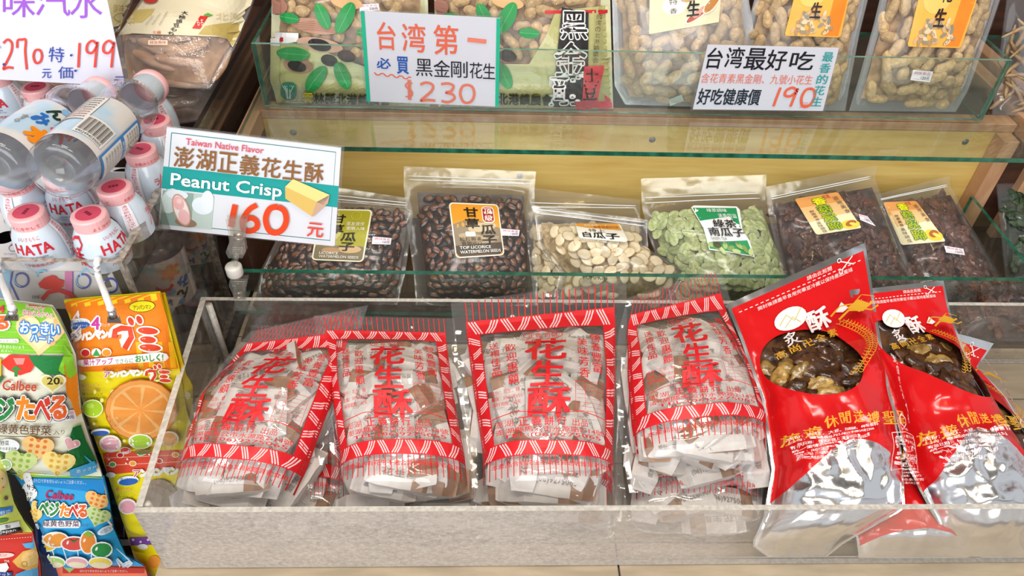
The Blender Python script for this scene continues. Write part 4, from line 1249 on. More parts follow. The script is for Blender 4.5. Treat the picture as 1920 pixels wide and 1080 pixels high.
candy_pouch('widest red-printed candy pouch, upright in the middle of the tray',
            [(0, (882, 985), (1180, 990)), (.3, (886, 865), (1166, 865)), (.6, (866, 740), (1172, 735)), (.85, (852, 635), (1176, 610)), (1, (845, 568), (1174, 524))], PRT, .056, 34)

# ================================================================== red foil pouches
def foil_mat(name, cu, cv, ru, rv, rot, b0, b1):
    m, nt, out = newmat(name)
    uv = N(nt, 'ShaderNodeUVMap'); sp = N(nt, 'ShaderNodeSeparateXYZ'); nt.links.new(uv.outputs[0], sp.inputs[0])
    def ma(op, a, b=None, c=None):
        n = N(nt, 'ShaderNodeMath', operation=op)
        for k, v in enumerate((a, b, c)):
            if v is None: continue
            if isinstance(v, (int, float)): n.inputs[k].default_value = v
            else: nt.links.new(v, n.inputs[k])
        return n.outputs[0]
    U, W_ = sp.outputs[0], sp.outputs[1]
    du = ma('SUBTRACT', U, cu); dv = ma('SUBTRACT', W_, cv); dv2 = ma('ADD', dv, ma('MULTIPLY', du, rot))
    e = ma('ADD', ma('POWER', ma('ABSOLUTE', ma('DIVIDE', du, ru)), 2.2), ma('POWER', ma('ABSOLUTE', ma('DIVIDE', dv2, rv)), 2.2))
    win = ma('LESS_THAN', e, 1.0)
    bnd = ma('MULTIPLY_ADD', ma('SINE', ma('MULTIPLY', U, PI)), b1, b0)
    foil = ma('MAXIMUM', ma('LESS_THAN', W_, bnd), ma('MAXIMUM', ma('GREATER_THAN', ma('ABSOLUTE', ma('SUBTRACT', U, .5)), .478), ma('GREATER_THAN', W_, .978)))
    nb = bump(nt, 24, .7, dist=.006, detail=1.5)
    red = N(nt, 'ShaderNodeBsdfPrincipled'); red.inputs['Base Color'].default_value = lin('#d01418'); red.inputs['Roughness'].default_value = .16; red.inputs['Specular IOR Level'].default_value = .6
    nt.links.new(nb, red.inputs['Normal'])
    sil = N(nt, 'ShaderNodeBsdfPrincipled'); sil.inputs['Base Color'].default_value = (.95, .95, .97, 1); sil.inputs['Metallic'].default_value = 1; sil.inputs['Roughness'].default_value = .2
    nt.links.new(bump(nt, 14, .8, dist=.01, detail=1.5), sil.inputs['Normal'])
    tr = N(nt, 'ShaderNodeBsdfTransparent'); gl = N(nt, 'ShaderNodeBsdfGlossy'); gl.inputs['Roughness'].default_value = .05; nt.links.new(nb, gl.inputs['Normal'])
    lw = N(nt, 'ShaderNodeLayerWeight'); lw.inputs[0].default_value = .12; nt.links.new(nb, lw.inputs['Normal'])
    cl = N(nt, 'ShaderNodeMixShader'); nt.links.new(lw.outputs['Fresnel'], cl.inputs[0]); nt.links.new(tr.outputs[0], cl.inputs[1]); nt.links.new(gl.outputs[0], cl.inputs[2])
    a = N(nt, 'ShaderNodeMixShader'); nt.links.new(foil, a.inputs[0]); nt.links.new(red.outputs[0], a.inputs[1]); nt.links.new(sil.outputs[0], a.inputs[2])
    b = N(nt, 'ShaderNodeMixShader'); nt.links.new(win, b.inputs[0]); nt.links.new(a.outputs[0], b.inputs[1]); nt.links.new(cl.outputs[0], b.inputs[2])
    nt.links.new(b.outputs[0], out.inputs[0]); return m


FOIL = solid('crinkled_foil', '#f2f2f4', rough=.2, metal=1, bmp=(17, 1.0, dict(dist=.012, detail=1.5)))


def foil_pouch(label, rows, prof, T, seed, win, b, full=True, wr=.004, lettering=True):
    p = Pouch('foil_pouch', label, rows, prof, T, 'red foil pouches of braised mushroom', seed=seed, wr=wr, nu=56, nv=84, seal=(.05, .0, .16), foil=b, wf=20, back=.3)
    p.backing('back_sheet', FOIL)
    cu, cv, ru, rv, rot = win
    if full:
        p.mass('mushroom_mass', solid('braised_heap', '#2c1a12', rough=.2, c2='#6b4426', nscale=60, coat=.5), (max(cu - ru - .05, .06), min(cu + ru + .05, .95), cv - rv - .06, cv + rv + .06), .012)
        p.fill('mushroom_slice', BEAN[:3] + BEAN, .0235, .0185, (max(cu - ru - .02, .11), min(cu + ru + .02, .9), cv - rv - .04, cv + rv + .03), (.0085, .0115), .18, (.9, 1.3), limit=60, nmin=.3, keep=.016)
    o = p.front('front_sheet', foil_mat('foil_print_%d' % seed, cu, cv, ru, rv, rot, *b))
    ul = o.data.uv_layers.new(name='UVMap'); w_ = p.nu + 1
    co = [((l.vertex_index % w_) / p.nu, (l.vertex_index // w_) / p.nv) for l in o.data.loops]
    ul.data.foreach_set('uv', [c for q in co for c in q])
    if not lettering: return p
    G, Wt = '#d9a02c', '#f3e3e0'
    d = Print(p.g, mode='uv', base=.0007, maxlen=9); d.map = lambda x, y: (x / 250, 1 - y / 420)
    for k in range(24): d.line([(14 + k * 9.4, 20), (19 + k * 9.4, 20)], 1.2, Wt, lift=k == 0)
    d.line([(200, 22), (222, 10)], 1.6, Wt); d.line([(200, 11), (222, 21)], 1.6, Wt, lift=False); d.ring(197, 24, 3.4, 2.6, 1.2, Wt, 12); d.ring(197, 9, 3.4, 2.6, 1.2, Wt, 12)
    d.text('請由此剪開', 136, 11, 182, 17, Wt); d.text('開封後請盡早食用完畢並冷藏以保持產品風味', 44, 24, 218, 30, Wt)
    m_ = d.map; d.map = lambda x, y: m_(x, y - 28)
    d.ell(92, 88, 30, 17, '#f1e8e2'); d.line([(70, 92), (86, 80), (98, 92), (114, 78)], 2, '#c9bf7a'); d.line([(78, 98), (96, 86), (108, 98)], 1.6, '#c9bf7a')
    d.text('炙', 66, 108, 94, 132, Wt, .01); d.text('酥', 116, 88, 158, 122, Wt, .03); d.poly([(172, 104), (186, 92), (196, 104), (184, 108)], Wt)
    for k, ch in enumerate('高尚卍全素'): d.text(ch, 40 + k * 25, 134 - k * 1.5, 58 + k * 25, 147 - k * 1.5, G, .015, lift=k == 0)
    r = random.Random(seed)                               # gold dragon: scales in rows along an S, with whiskers
    fl = True
    for k in range(26):
        t = k / 25; x = 176 + 46 * math.sin(t * 4.2) * (.5 + t * .4); y = 118 + t * 92
        for q in (-1, 0, 1): d.ring(x + q * 8, y + abs(q) * 2, 4.6, 4, 1, G, 7, 20, 160); fl = False
    d.line([(150, 116), (172, 104), (196, 108), (214, 98), (236, 106)], 3, G, taper=True); d.line([(160, 126), (184, 116), (206, 122), (230, 112)], 3.4, G); d.line([(196, 108), (206, 120), (222, 124), (236, 118)], 2, G); d.poly([(182, 112), (206, 104), (222, 114), (200, 124)], G)
    d.map = lambda x, y: m_(x, y - 22)
    d.vtext('對症者請勿食用', 214, 190, 226, 286, Wt, .008, dx=1.5)
    for k, ch in enumerate('旅遊休閒送禮聖品'): d.text(ch, 18 + k * 25, 262 + 6 * math.cos(k) + (8 if k > 1 else 14), 38 + k * 25, 280 + 6 * math.cos(k) + (8 if k > 1 else 14), G, .012, lift=k == 0)
    rows_ = ['成份：香菇、大豆、白胡椒、特製香料', '公司：電話(04)7225619 手機0081206', '有效日期：標示於袋上 重量450公克±5公克', '統一編號：45807466 產地：台灣', '電話：(04)7283862 傳真：(04)7225619', '地址：彰化市永安街', '彰化市彰新路一段二巷六十二號']
    for k, t in enumerate(rows_): d.text(t, 22 + k * 1.5, 289 + k * 6.6, 160 - k * 9, 294 + k * 6.6, Wt, .006, lift=k == 0)
    d.line([(176, 306), (232, 306), (232, 356), (176, 356), (176, 306)], 1, Wt)
    for k in range(6): d.text('熱量 %d.%d公克' % (18 + k * 7, k), 180, 310 + k * 7.4, 228, 315 + k * 7.4, Wt, lift=False)
    d.line([(196, 284), (204, 278), (212, 284), (212, 292), (204, 298), (196, 292), (196, 284)], 2, Wt); d.text('OTHER', 196, 299, 213, 303, Wt); d.map = m_
    d.build('printed_design', p.root); return p


PRF = [(.416, .004), (.43, .05), (.47, .066), (.80, .155)]
foil_pouch('red foil pouch lying at the bottom of the tray below the two red foil ones', [(0, (1610, 1046), (1815, 1046)), (.12, (1600, 985), (1830, 985)), (1, (1600, 640), (1800, 640))], [(.414, .003), (.425, .03), (.72, .07)], .018, 44, (.5, .7, .2, .1, 0), (.04, .05), full=False)
foil_pouch('red foil pouch behind the others, its white-edged top corner showing at the far right', [(0, (1840, 1046), (2050, 1046)), (.12, (1820, 970), (2040, 975)), (.5, (1760, 830), (1960, 870)), (.75, (1730, 700), (1885, 745)), (.93, (1700, 625), (1832, 690)), (1, (1700, 600), (1862, 645))],
           [(.418, .004), (.435, .035), (.735, .09)], .03, 43, (.55, .6, .4, .14, .3), (.10, .08))
foil_pouch('upright red foil pouch of braised mushroom, right of the tilted one',
           [(0, (1800, 1044), (1925, 1044)), (.09, (1745, 962), (1932, 965)), (.28, (1702, 880), (1925, 868)), (.6, (1662, 720), (1818, 690)), (.85, (1610, 610), (1782, 590)), (1, (1590, 545), (1768, 527))], PRF, .042, 42, (.5, .67, .42, .15, .25), (.16, .22), wr=.0055)
foil_pouch('tilted red foil pouch of braised mushroom, its silver-edged top over the glass lip',
           [(0, (1440, 1044), (1550, 1044)), (.04, (1408, 1022), (1582, 1018)), (.09, (1432, 968), (1695, 955)), (.28, (1446, 880), (1690, 850)), (.6, (1428, 750), (1658, 680)), (.85, (1388, 640), (1635, 545)), (1, (1361, 572), (1622, 455))], PRF, .044, 41, (.38, .665, .32, .145, .12), (.12, .21), wr=.0055)

# ================================================================== bottle bin at the left
def on_x(px, py, x):
    d = ray(px, py); return CAM + d * ((x - CAM.x) / d.x)


ZB = .272
XW = on_z(224, 500, ZB).x
YF0 = on_z(120, 491, ZB).y
YDV = on_z(310, 302, ZB).y + .03
bin_ = thing('acrylic_bin', 'clear scratched acrylic bin wall around the bottles, brown inside', 'bin', (XW - .2, .95, -.02))
BACR = film('bin_acrylic', tint='#f2eeea', haze=.04, hazec='#8a7f74', bmp=(8, .05), rough=.07, speck=(80, (1, 1, 1), .5, .75, .22))
BEDGE = solid('bin_edge', '#6f665c', rough=.35, c2='#b1a89c', nscale=150, coat=.4)
box('front_wall', XW - .60, XW, YF0, YF0 + .006, -.02, ZB, [film('bin_front_acrylic', haze=.06, hazec='#b9b0a8', bmp=(8, .05), rough=.06), BEDGE], bin_, thin='y', bev=0)
box('side_wall', XW - .009, XW, YF0 + .0065, YDV, -.02, ZB, [BACR, BEDGE], bin_, thin='x', bev=0)
box('side_wall', XW - .007, XW, YDV + .001, 1.45, -.02, ZB, [BACR, solid('black_edge', '#1c1917', rough=.3)], bin_, thin='x', bev=0)
box('divider', XW - .60, XW - .0095, YDV - .006, YDV, .02, ZB, [BACR, BEDGE], bin_, thin='y', bev=0)
BIN = solid('bin_inner_board', '#3b2418', rough=.5, c2='#55341f', nscale=6)
box('bottom_panel', XW - .60, XW - .01, YF0 + .007, 1.45, -.02, -.012, [BIN], bin_)
box('rear_shelf', XW - .60, XW - .01, YDV + .01, 1.45, .20, .21, [BIN], bin_)
box('bin_plinth', XW - .60, XW - .002, YF0 + .03, 1.45, -.8, -.021, [DARK], bin_)

# carton with round holes
ZC = .252
CX0, CX1, CY0, CY1 = XW - .42, XW - .02, YF0 + .009, YDV - .016
carton = thing('bottle_carton', 'white printed carton with round holes that the small bottles stand in', 'carton', ((CX0 + CX1) / 2, (CY0 + CY1) / 2, .195))
CARD = solid('carton_white', '#dcd9d6', rough=.5)
caps = [(47, 394, 95, 0), (164, 398, 35, 0), (212, 347, 155, 0), (261, 277, 205, 0), (289, 222, 150, 0), (276, 168, 140, 0), (65, 160, 170, 0), (110, 322, 95, 0), (22, 330, 200, 0), (168, 208, 20, 0), (60, 232, 60, 0), (-12, 134, 120, 0)]
ZTOP = .315; ZBASE = ZC - .030 * .82 - .001
sites = []
for x, y, yaw, _ in caps:
    p = on_z(x, y, ZTOP); sites.append((p.x, p.y, yaw))
holes = [(sx, sy) for sx, sy, _ in sites if CX0 + .035 < sx < CX1 - .02 and CY0 + .02 < sy < CY1 - .02]
extra = []
for (px_, py_) in ((150, 437), (236, 309), (10, 445)):
    p = on_z(px_, py_, ZC); extra.append((p.x, p.y))
bm = bmesh.new()
def loop(pts):
    v_ = [bm.verts.new((x, y, ZC)) for x, y in pts]
    for i in range(len(v_)): bm.edges.new((v_[i], v_[(i + 1) % len(v_)]))
loop([(CX0, CY0), (CX1, CY0), (CX1, CY1), (CX0, CY1)])
done = []
for i, (x, y) in enumerate(holes + extra):
    r = .0262 if i < len(holes) else .012
    x = min(max(x, CX0 + r + .002), CX1 - r - .002); y = min(max(y, CY0 + r + .002), CY1 - r - .002)
    if any(math.hypot(x - a, y - b) < r + c + .001 for a, b, c in done): continue
    done.append((x, y, r)); loop([(x + r * math.cos(2 * PI * k / 24), y + r * math.sin(2 * PI * k / 24)) for k in range(24)])
bmesh.ops.triangle_fill(bm, edges=bm.edges, use_beauty=True)
bm_obj('carton_top', bm, CARD, carton)
box('carton_support', CX0, CX0 + .18, CY0, CY1, -.011, .204, [solid('carton_inside_dark', '#2a2522', rough=.8)], carton, bev=0)
box('carton_front', CX0, CX1, CY0 - .0016, CY0, .195, ZC, [CARD], carton, bev=0)
#box('carton_side', CX1, CX1 + .0016, CY0, CY1, .205, ZC, [CARD], carton, bev=0)
box('carton_bottom', CX0, CX1, CY0, CY1, .205, .207, [solid('carton_inside_dark', '#2a2522', rough=.8)], carton, bev=0)
cf = Plane([(CX0, CY0 - .0016, ZC), (CX1, CY0 - .0016, ZC), (CX1, CY0 - .0016, .195), (CX0, CY0 - .0016, .195)])
d = Print(cf, base=.0004, maxlen=0, step=.0001)
d.rect(-40, 505, 20, 600, '#9fcfe8'); d.rect(-40, 520, -5, 600, '#d977ae'); d.rect(122, 508, 137, 560, '#e07fb2'); d.line([(24, 508), (20, 530), (34, 560), (50, 600)], 3, '#3f4fb0'); d.line([(137, 508), (137, 560)], 2, '#5a57b5')
for x, y in ((41, 524), (157, 526), (208, 534)): d.ring(x, y, 13, 13, 3.5, '#3b4cae', 24); d.ring(x - 1, y - 1, 12, 12, 2, '#8fcde6', 16, 90, 220)
d.ring(82, 514, 12, 8, 3, '#7fc6e4', 16, 150, 300); d.ring(164, 512, 12, 8, 3, '#7fc6e4', 16, 150, 300)
d.poly([(73, 530), (84, 519), (98, 514), (106, 516), (110, 521), (121, 524), (120, 536), (108, 540), (88, 541), (76, 537)], '#d8352c')
d.line([(80, 560), (92, 546), (112, 542), (134, 550), (146, 566)], 8, '#d8352c'); d.text('FINE', 62, 552, 76, 558, '#4a4a55'); d.build('printed_design', carton)
cp = Plane([(CX0, CY0, ZC), (CX1, CY0, ZC), (CX1, CY1, ZC), (CX0, CY1, ZC)])
d = Print(cp, base=.0004, maxlen=0, step=.0001)
for k, t in enumerate(['ビー玉を無理に', '下に落とした時', '中味が吹き出し', 'に注意してください']): d.text(t, 123 + k * .8, 468 + k * 4.2, 153, 471.5 + k * 4.2, '#5a68a0', lift=k == 0)
for k, t in enumerate(['よく冷やして', 'お飲み下さい']): d.text(t, 225, 438 + k * 4, 246, 441 + k * 4, '#5a68a0', lift=k == 0)
d.ring(24, 466, 7, 6, 1, '#3a4a80', 14); d.line([(20, 461), (26, 455), (33, 459)], 1, '#3a4a80'); d.text('セットはずし', 8, 475, 30, 479, '#5a68a0')
d.build('printed_note', carton)
# printed flap standing behind the holes
fy = on_z(180, 350, ZC).y
d = Print(Plane([(CX0, fy, ZC), (CX1, fy, ZC), (CX1, fy, ZC + .02), (CX0, fy, ZC + .02)]), base=.001, maxlen=0)
box('carton_flap', CX0, CX1 + .001, fy, fy + .0015, ZC - .002, ZC + .022, [CARD], carton, bev=0)
for x in (50, 90, 160, 180, 240, 272): d.ring(x, 368, 6, 8, 2.4, '#4aa5d8' if x % 3 else '#23305e', 12, 90, 300)
d.poly([(168, 378), (180, 372), (188, 376), (184, 384)], '#c8202c'); d.build('printed_design', carton)


# small bottles ---------------------------------------------------------
class Cyl:
    """print wrapped round a lathe body: design x in degrees, y in metres of height"""
    def __init__(s, prof): s.p = prof
    def r(s, z):
        for (r0, z0), (r1, z1) in zip(s.p, s.p[1:]):
            if z0 <= z <= z1 and z1 > z0: return r0 + (r1 - r0) * (z - z0) / (z1 - z0)
        return s.p[-1][0]
    def uv(s, a, z, off):
        t = math.radians(a - 90); r = s.r(z) + off; return V((r * math.cos(t), r * math.sin(t), z))


BP = [(.0235, .0), (.0262, .004), (.0262, .024), (.0285, .030), (.0290, .045), (.0280, .062), (.0255, .076), (.0215, .085), (.0190, .090)]
SLV = solid('bottle_sleeve', '#c9d4de', rough=.22, coat=.5, bmp=(90, .06)); PINKC = solid('pink_cap', '#efb3b3', rough=.4); BCLR = film('bottle_clear', tint='#b8b4b0', haze=.12, hazec='#5a5550', bmp=None, rough=.04)
KRED = '#c81e2e'
proto = thing('drink_bottle', 'x', 'bottle', (0, 0, 0), 'small milky bottles with pink caps')
vs, fs, mi = lathe(BP[:4], 28); mesh_obj('clear_base', vs, fs, BCLR, proto, None, True)
vs, fs, mi = lathe(BP[3:], 28); mesh_obj('sleeve', vs, fs, SLV, proto, None, True)
vs, fs, mi = lathe([(.0, .086), (.0190, .086), (.0198, .088), (.0198, .1035), (.0188, .1055), (.0168, .106), (0, .106)], 28); mesh_obj('cap', vs, fs, PINKC, proto, None, False)
c = Cyl(BP); d = Print(c, mode='uv', base=.0004, maxlen=8, step=.00012); MS = 1000
d.map = lambda x, y: (x, .095 - y / 1000)
for k, (ch, x0, x1) in enumerate((('H', 64, 84), ('A', 88, 108), ('T', 110, 130), ('A', 128, 150))): d.text(ch, x0, 22, x1, 36, KRED, .03, lift=k == 0)
d.text('いいきもちに', 78, 12, 132, 17, KRED); d.text('HATA KOSEN', 86, 39, 132, 42, '#5b5b86'); d.text('HAPPINESS JUST FOR YOU', 76, 43.5, 140, 46, '#5b5b86'); d.text('ハタ鉱泉株式会社', 72, 50, 146, 55, KRED, .01)
d.text('味', -20, 28, 20, 52, KRED, .02, skew=.2); d.line([(-14, 30), (-20, 20), (-6, 12), (12, 10), (22, 18), (14, 26), (2, 26)], 4, KRED); d.line([(8, 34), (22, 50), (40, 56)], 3, KRED, taper=True)
d.rect(178, 6, 206, 56, '#e9e4e8')
for k in range(14): d.text('清涼飲料水よく冷やして召しあがれ'[k], 184, 7 + k * 3.5, 200, 10 + k * 3.5, KRED, lift=k == 0)
d.line([(238, 50), (252, 34), (262, 20)], 2, KRED); d.text('ラムネ', 240, 24, 290, 34, KRED, .01)
d.build('lettering', proto)
d = Print(Cyl([(.0198, .086), (.0198, .106)]), mode='uv', base=.0003, maxlen=8); d.map = lambda x, y: (x, .1035 - y / 1000)
d.text('よく冷やして', 60, 7, 150, 12, KRED); d.text('お飲みください', 200, 7, 290, 12, KRED); d.build('cap_lettering', proto)
vs, fs, mi = lathe([(0, .1064), (.0138, .1064), (.0140, .1061)], 24); mesh_obj('cap_seal', vs, fs, solid('cap_rose', '#d04a62', rough=.4), proto)
class Flat:
    def uv(s, x, y, off): return V((x, y, .1066 + off))
d = Print(Flat(), mode='uv', base=0, maxlen=0); d.map = lambda x, y: (x, y)
for k in range(3): d.rect(-.005 + k * .0038, -.002, -.0022 + k * .0038, .002, '#7d1f35', lift=k == 0)
d.build('cap_stamp', proto)


def copy_tree(o, parent=None):
    c = o.copy(); COL.objects.link(c)
    if parent: c.parent = parent
    for ch in list(o.children): copy_tree(ch, c)
    return c


LBL = ['front-left small milky bottle with pink cap in the front row by the rim', 'small milky bottle at the front edge nearest the white hook', 'small milky bottle with red glyph beside the right rim, second row',
       'small milky bottle just left of the peanut crisp card', 'small milky bottle right of the lying bottle shoulder', 'small milky bottle rear-most by the candy pack', 'small milky bottle below the large white card, rear left',
       'small milky bottle half hidden under the lying bottle base', 'small milky bottle under the lying bottle at the photo edge', 'small milky bottle with only its pink cap showing between the lying bottles',
       'small milky bottle whose cap peeks over the lying bottle with orange print', 'small milky bottle cut by the left edge of the photo, beside the white card']
for i, (x, y, yaw) in enumerate(sites):
    o = proto if i == 0 else copy_tree(proto)
    o.location = (x, y, ZBASE); o.scale = (.92, .92, .82); o.rotation_euler = (0, 0, math.radians(-yaw)); o['label'] = LBL[i]

# lying large bottles ---------------------------------------------------
def big_bottle(label, P0, P1, R, roll, seed, name='lemonade_bottle'):
    ax = (P1 - P0); L = ax.length; ax.normalize()
    X = ax.cross(V((0, 0, 1))).normalized(); Y = ax.cross(X) * -1
    M = Matrix((X, Y, ax)).transposed() @ Matrix.Rotation(math.radians(roll), 3, 'Z')
    r = thing(name, label, 'bottle', P0, 'large clear bottles')
    q = lambda a, b: (R * a, L * b)
    body = [q(0, .050), q(.30, .046), q(.42, .020), q(.60, .004), q(.82, .0), q(.95, .012), q(1, .04), q(1, .50), q(.93, .54), q(.80, .565), q(.84, .60), q(1.0, .66), q(1.02, .70), q(.90, .76), q(.62, .80), q(.60, .82)]
    T = lambda v: P0 + M @ v
    vs, fs, mi = lathe(body, 32); mesh_obj('bottle_body', [T(v) for v in vs], fs, PET, r, None, True)
    inn = [(a * .93, b + L * .006) for a, b in body]
    vs, fs, mi = lathe(inn, 32); mesh_obj('drink', [T(v) for v in vs], fs, LIQ, r, None, True)
    lab = [q(1.012, .09), q(1.012, .49)]; vs, fs, mi = lathe(lab, 40); mesh_obj('label', [T(v) for v in vs], fs, LABM, r, None, True)
    slv = [q(.62, .80), q(.64, .81), q(.64, .93), q(.61, .95)]; vs, fs, mi = lathe(slv, 28); mesh_obj('neck_sleeve', [T(v) for v in vs], fs, SLV, r, None, True)
    cp_ = [q(.60, .94), q(.67, .945), q(.67, .985), q(.60, 1), q(0, 1)]; vs, fs, mi = lathe(cp_, 28); mesh_obj('cap', [T(v) for v in vs], fs, PINKC, r, None, True)
    return r, M, L, R, P0


PET = film('bottle_plastic', haze=.02, bmp=(16, .6, dict(dist=.005, detail=1)), rough=.03)
LIQ = film('drink_liquid', tint='#fafcff', haze=.02, hazec='#e8eef4', bmp=(22, .8, dict(dist=.008, detail=1)), rough=.03, ior=1.25)
LABM = solid('bottle_label_print', '#ded7d2', rough=.3, coat=.4, c2='#b5cfe0', nscale=14, lo=.5, hi=.6)


def wrap(r, M, L, R, P0, draw):
    class S:
        def uv(s, a, z, off):
            t = math.radians(a); rr = R * 1.012 + off; return P0 + M @ V((rr * math.cos(t), rr * math.sin(t), z * L))
    d = Print(S(), mode='uv', base=.0004, maxlen=9, step=.00012); draw(d); d.build('lettering', r)


def lab1(d):                                             # x degrees round, y 0..100 from shoulder edge to base edge
    d.map = lambda x, y: (33 - x, .49 - y * .0040)
    d.rect(-108, 3, -40, 62, '#e2ddd6')
    for k in range(9): d.text('品名清涼飲料水原材料名果糖'[:11 - k % 2], -104, 6 + k * 6, -46, 9.6 + k * 6, '#57504c' if k < 5 else '#a8605a', .01, lift=k == 0)
    d.line([(-108, 3), (-40, 3), (-40, 62), (-108, 62)], .8, '#57504c')
    d.rect(-42, 52, 14, 90, '#e8e4de')
    for k in range(24): d.line([(-38 + k * 2.1, 55), (-38 + k * 2.1, 83)], .6 + (k * 7 % 4) * .32, '#3a302c', lift=k == 0)
    d.text('4902494030005', -38, 84.5, 10, 89, '#3a302c')
    d.rect(22, 1, 86, 99, '#2f7fc4'); d.rect(26, 5, 82, 42, '#e6e2da'); d.rect(26, 50, 82, 95, '#e6e2da'); d.text('開栓方法', 34, 43.5, 70, 48.5, '#dfe9f2', .01)
    for k in range(5): d.text('開け方のご注意', 30, 8 + k * 6, 52, 12 + k * 6, '#4a4644', lift=k == 0)
    d.ring(66, 14, 7, 6, 1.2, '#4a4644', 14); d.ring(70, 28, 8, 7, 1.2, '#4a4644', 14); d.ring(60, 34, 6, 5, 1.2, '#4a4644', 14); d.ell(76, 20, 4, 3, '#4a90c8')
    for k in range(6): d.text('お飲みになるときは', 30, 53 + k * 6.6, 64, 57.4 + k * 6.6, '#4a4644', lift=k == 0)
    d.ring(72, 64, 7, 5, 1.2, '#4a4644', 14); d.ring(74, 82, 6, 6, 1.2, '#4a90c8', 14)


def lab2(d):
    d.map = lambda x, y: (38 - x, .49 - y * .0040)
    for k, (ch, c_) in enumerate((('H', '#1f68b8'), ('A', '#1f68b8'), ('T', '#1f68b8'))): d.text(ch, 18 + k * 14, 6, 30 + k * 14, 20, c_, .05, lift=k == 0)
    d.text('ん', -22, 12, 4, 30, '#16351f', .05, rot=8); d.text('み', -30, 34, -4, 56, '#1f68b8', .05)
    d.ell(-2, 8, 7, 6, '#7fb1de'); d.ell(12, 36, 8, 7, '#8cb9e0'); d.line([(6, 50), (14, 42), (28, 42), (38, 50)], 7, '#dd3a20'); d.line([(28, 22), (34, 36)], 5, '#dd3a20'); d.line([(36, 20), (42, 34)], 5, '#dd3a20')
    d.text('水', -14, 60, 24, 88, '#ec8a10', .08); d.text('す', -44, 50, -34, 62, '#9a938c', .05); d.text('。', -44, 64, -38, 70, '#9a938c', .04)


a = big_bottle('large clear bottle lying on the small ones, barcode label towards the camera', on_z(106, 324, .372), on_z(287, 158, .335), .0315, 0, 1)
wrap(*a, lab1)
a = big_bottle('large clear bottle lying at the photo edge with blue and orange writing', on_z(-14, 318, .370), on_z(192, 172, .338), .0315, 0, 2)
wrap(*a, lab2)
for k, (t, b, xx, lb) in enumerate((((282, 445), (352, 655), XW - .045, 'large bottle standing inside the bin, grey shoulder behind the scratched side wall'),
                                    ((352, 400), (400, 640), XW - .05, 'large bottle inside the bin nearer the wooden stand, seen through the side wall'))):
    P1, P0 = on_x(*t, xx), on_x(*b, xx)
    P0.z = max(P0.z, .0)
    if P0.y < YF0 + .05: P0.y = YF0 + .05
    ax = (P0 - P1).normalized(); X = ax.cross(V((0, 0, 1))).normalized(); Y = -ax.cross(X); cd = CAM - P1
    a = big_bottle(lb, P1, P0, .036, math.degrees(math.atan2(cd.dot(Y), cd.dot(X))) - 20, 5 + k)
    wrap(*a, lab2)

# candy packs behind the bottles ------------------------------------------
MOC = solid('mochi_brown', '#a87a54', rough=.5, c2='#c9a283', nscale=40)
MOP = solid('mochi_wrap', '#bfa793', rough=.25, c2='#8a6a55', nscale=60, coat=.5)
PIECE = []
for k in range(2):
    me = lump('candy_piece', .032, .010, .007, [MOC, MOP][k], .12, 60, seed=k + 40, segs=10, rings=8); PIECE.append(me)


def mochi(label, rows, prof, T, seed, pieces, heap, lab=None):
    p = Pouch('candy_pack', label, rows, prof, T, 'clear packs of wrapped soft candies', seed=seed, wr=.005, seal=(.05, .05, .08), wf=18)
    p.backing(); p.mass('candy_mass', heap, (.05, .95, .05, .92), .014)
    p.fill('candy_piece', pieces, .034, .02, (.08, .92, .06, .9), (.009, .013), .2, limit=70, keep=.022, flat=lambda u, v, r: r.gauss(.2, .35)); p.front(mat=film('crackly_film', haze=.10, bmp=(30, 1.0, dict(dist=.008)), rough=.06))
    if lab: d = Print(p.g, base=.0015, maxlen=12); lab(d); d.build('label', p.root)
    return p


def mlab(d):
    d.poly([(222, 68), (262, 15), (300, -40), (488, -42), (468, 20), (452, 60), (437, 90), (425, 74), (410, 70), (300, 66), (250, 64)], '#d9cdae')
    d.poly([(232, 46), (258, 20), (292, 18), (285, 30), (268, 44)], '#c4ae6a'); d.poly([(372, 66), (385, 50), (440, 42), (456, 52), (437, 88), (425, 74), (408, 68)], '#b8a05a')
    for k, ch in enumerate('大柚振豆もち'): d.text(ch, 341 - k * 5.0, 23 + k * 7.6, 353 - k * 5.2, 30 + k * 7.6, '#1f1a16', .02, lift=k == 0)
    d.poly([(376, 32), (391, 33), (376, 56), (361, 55)], '#c8281e'); d.text('もち', 370, 38, 382, 50, '#e9ddd0', .01); d.poly([(382, 31), (390, 27), (400, 31), (392, 34)], '#5aa03c')
    d.text('北海', 405, 26, 452, 40, '#c9b88c'); d.text('七福', 288, 60, 303, 66, '#c8281e'); d.rect(280, 78, 316, 87, '#e2cdb8'); d.text('枝豆風味', 283, 79.5, 313, 85, '#b8402e')
    for k, x in enumerate((313, 300, 288)): d.vtext('ふわりやわらか', x, 24 + k * 4, x + 4, 50, '#5b5046', dx=-2.2)
    d.ell(285, 2, 14, 8, '#b8322a')


mochi('clear pack of wrapped orange-brown candies with a cream paper band, on top of the stack', [(0, (236, 160), (395, 168)), (.35, (218, 75), (440, 92)), (.7, (262, 5), (474, 10)), (1, (300, -60), (495, -60))], [(.93, .275), (1.02, .335), (1.30, .44)], .035, 51, [PIECE[0]], solid('candy_heap_warm', '#8a5f3c', rough=.5, c2='#b98f62', nscale=40), mlab)
mochi('clear pack of purplish wrapped candies lying below the cream-banded pack', [(0, (292, 238), (385, 226)), (1, (240, 150), (420, 150))], [(.915, .215), (1.05, .27)], .03, 52, [PIECE[1]], solid('candy_heap_dull', '#5a4438', rough=.5, c2='#8a7264', nscale=40))
mochi('clear pack of brown wrapped candies behind the small bottles, under the white card', [(0, (-60, 232), (262, 215)), (1, (-40, 110), (280, 110))], [(.905, .235), (1.06, .30)], .03, 53, [PIECE[1], PIECE[0]], _M['candy_heap_dull'])
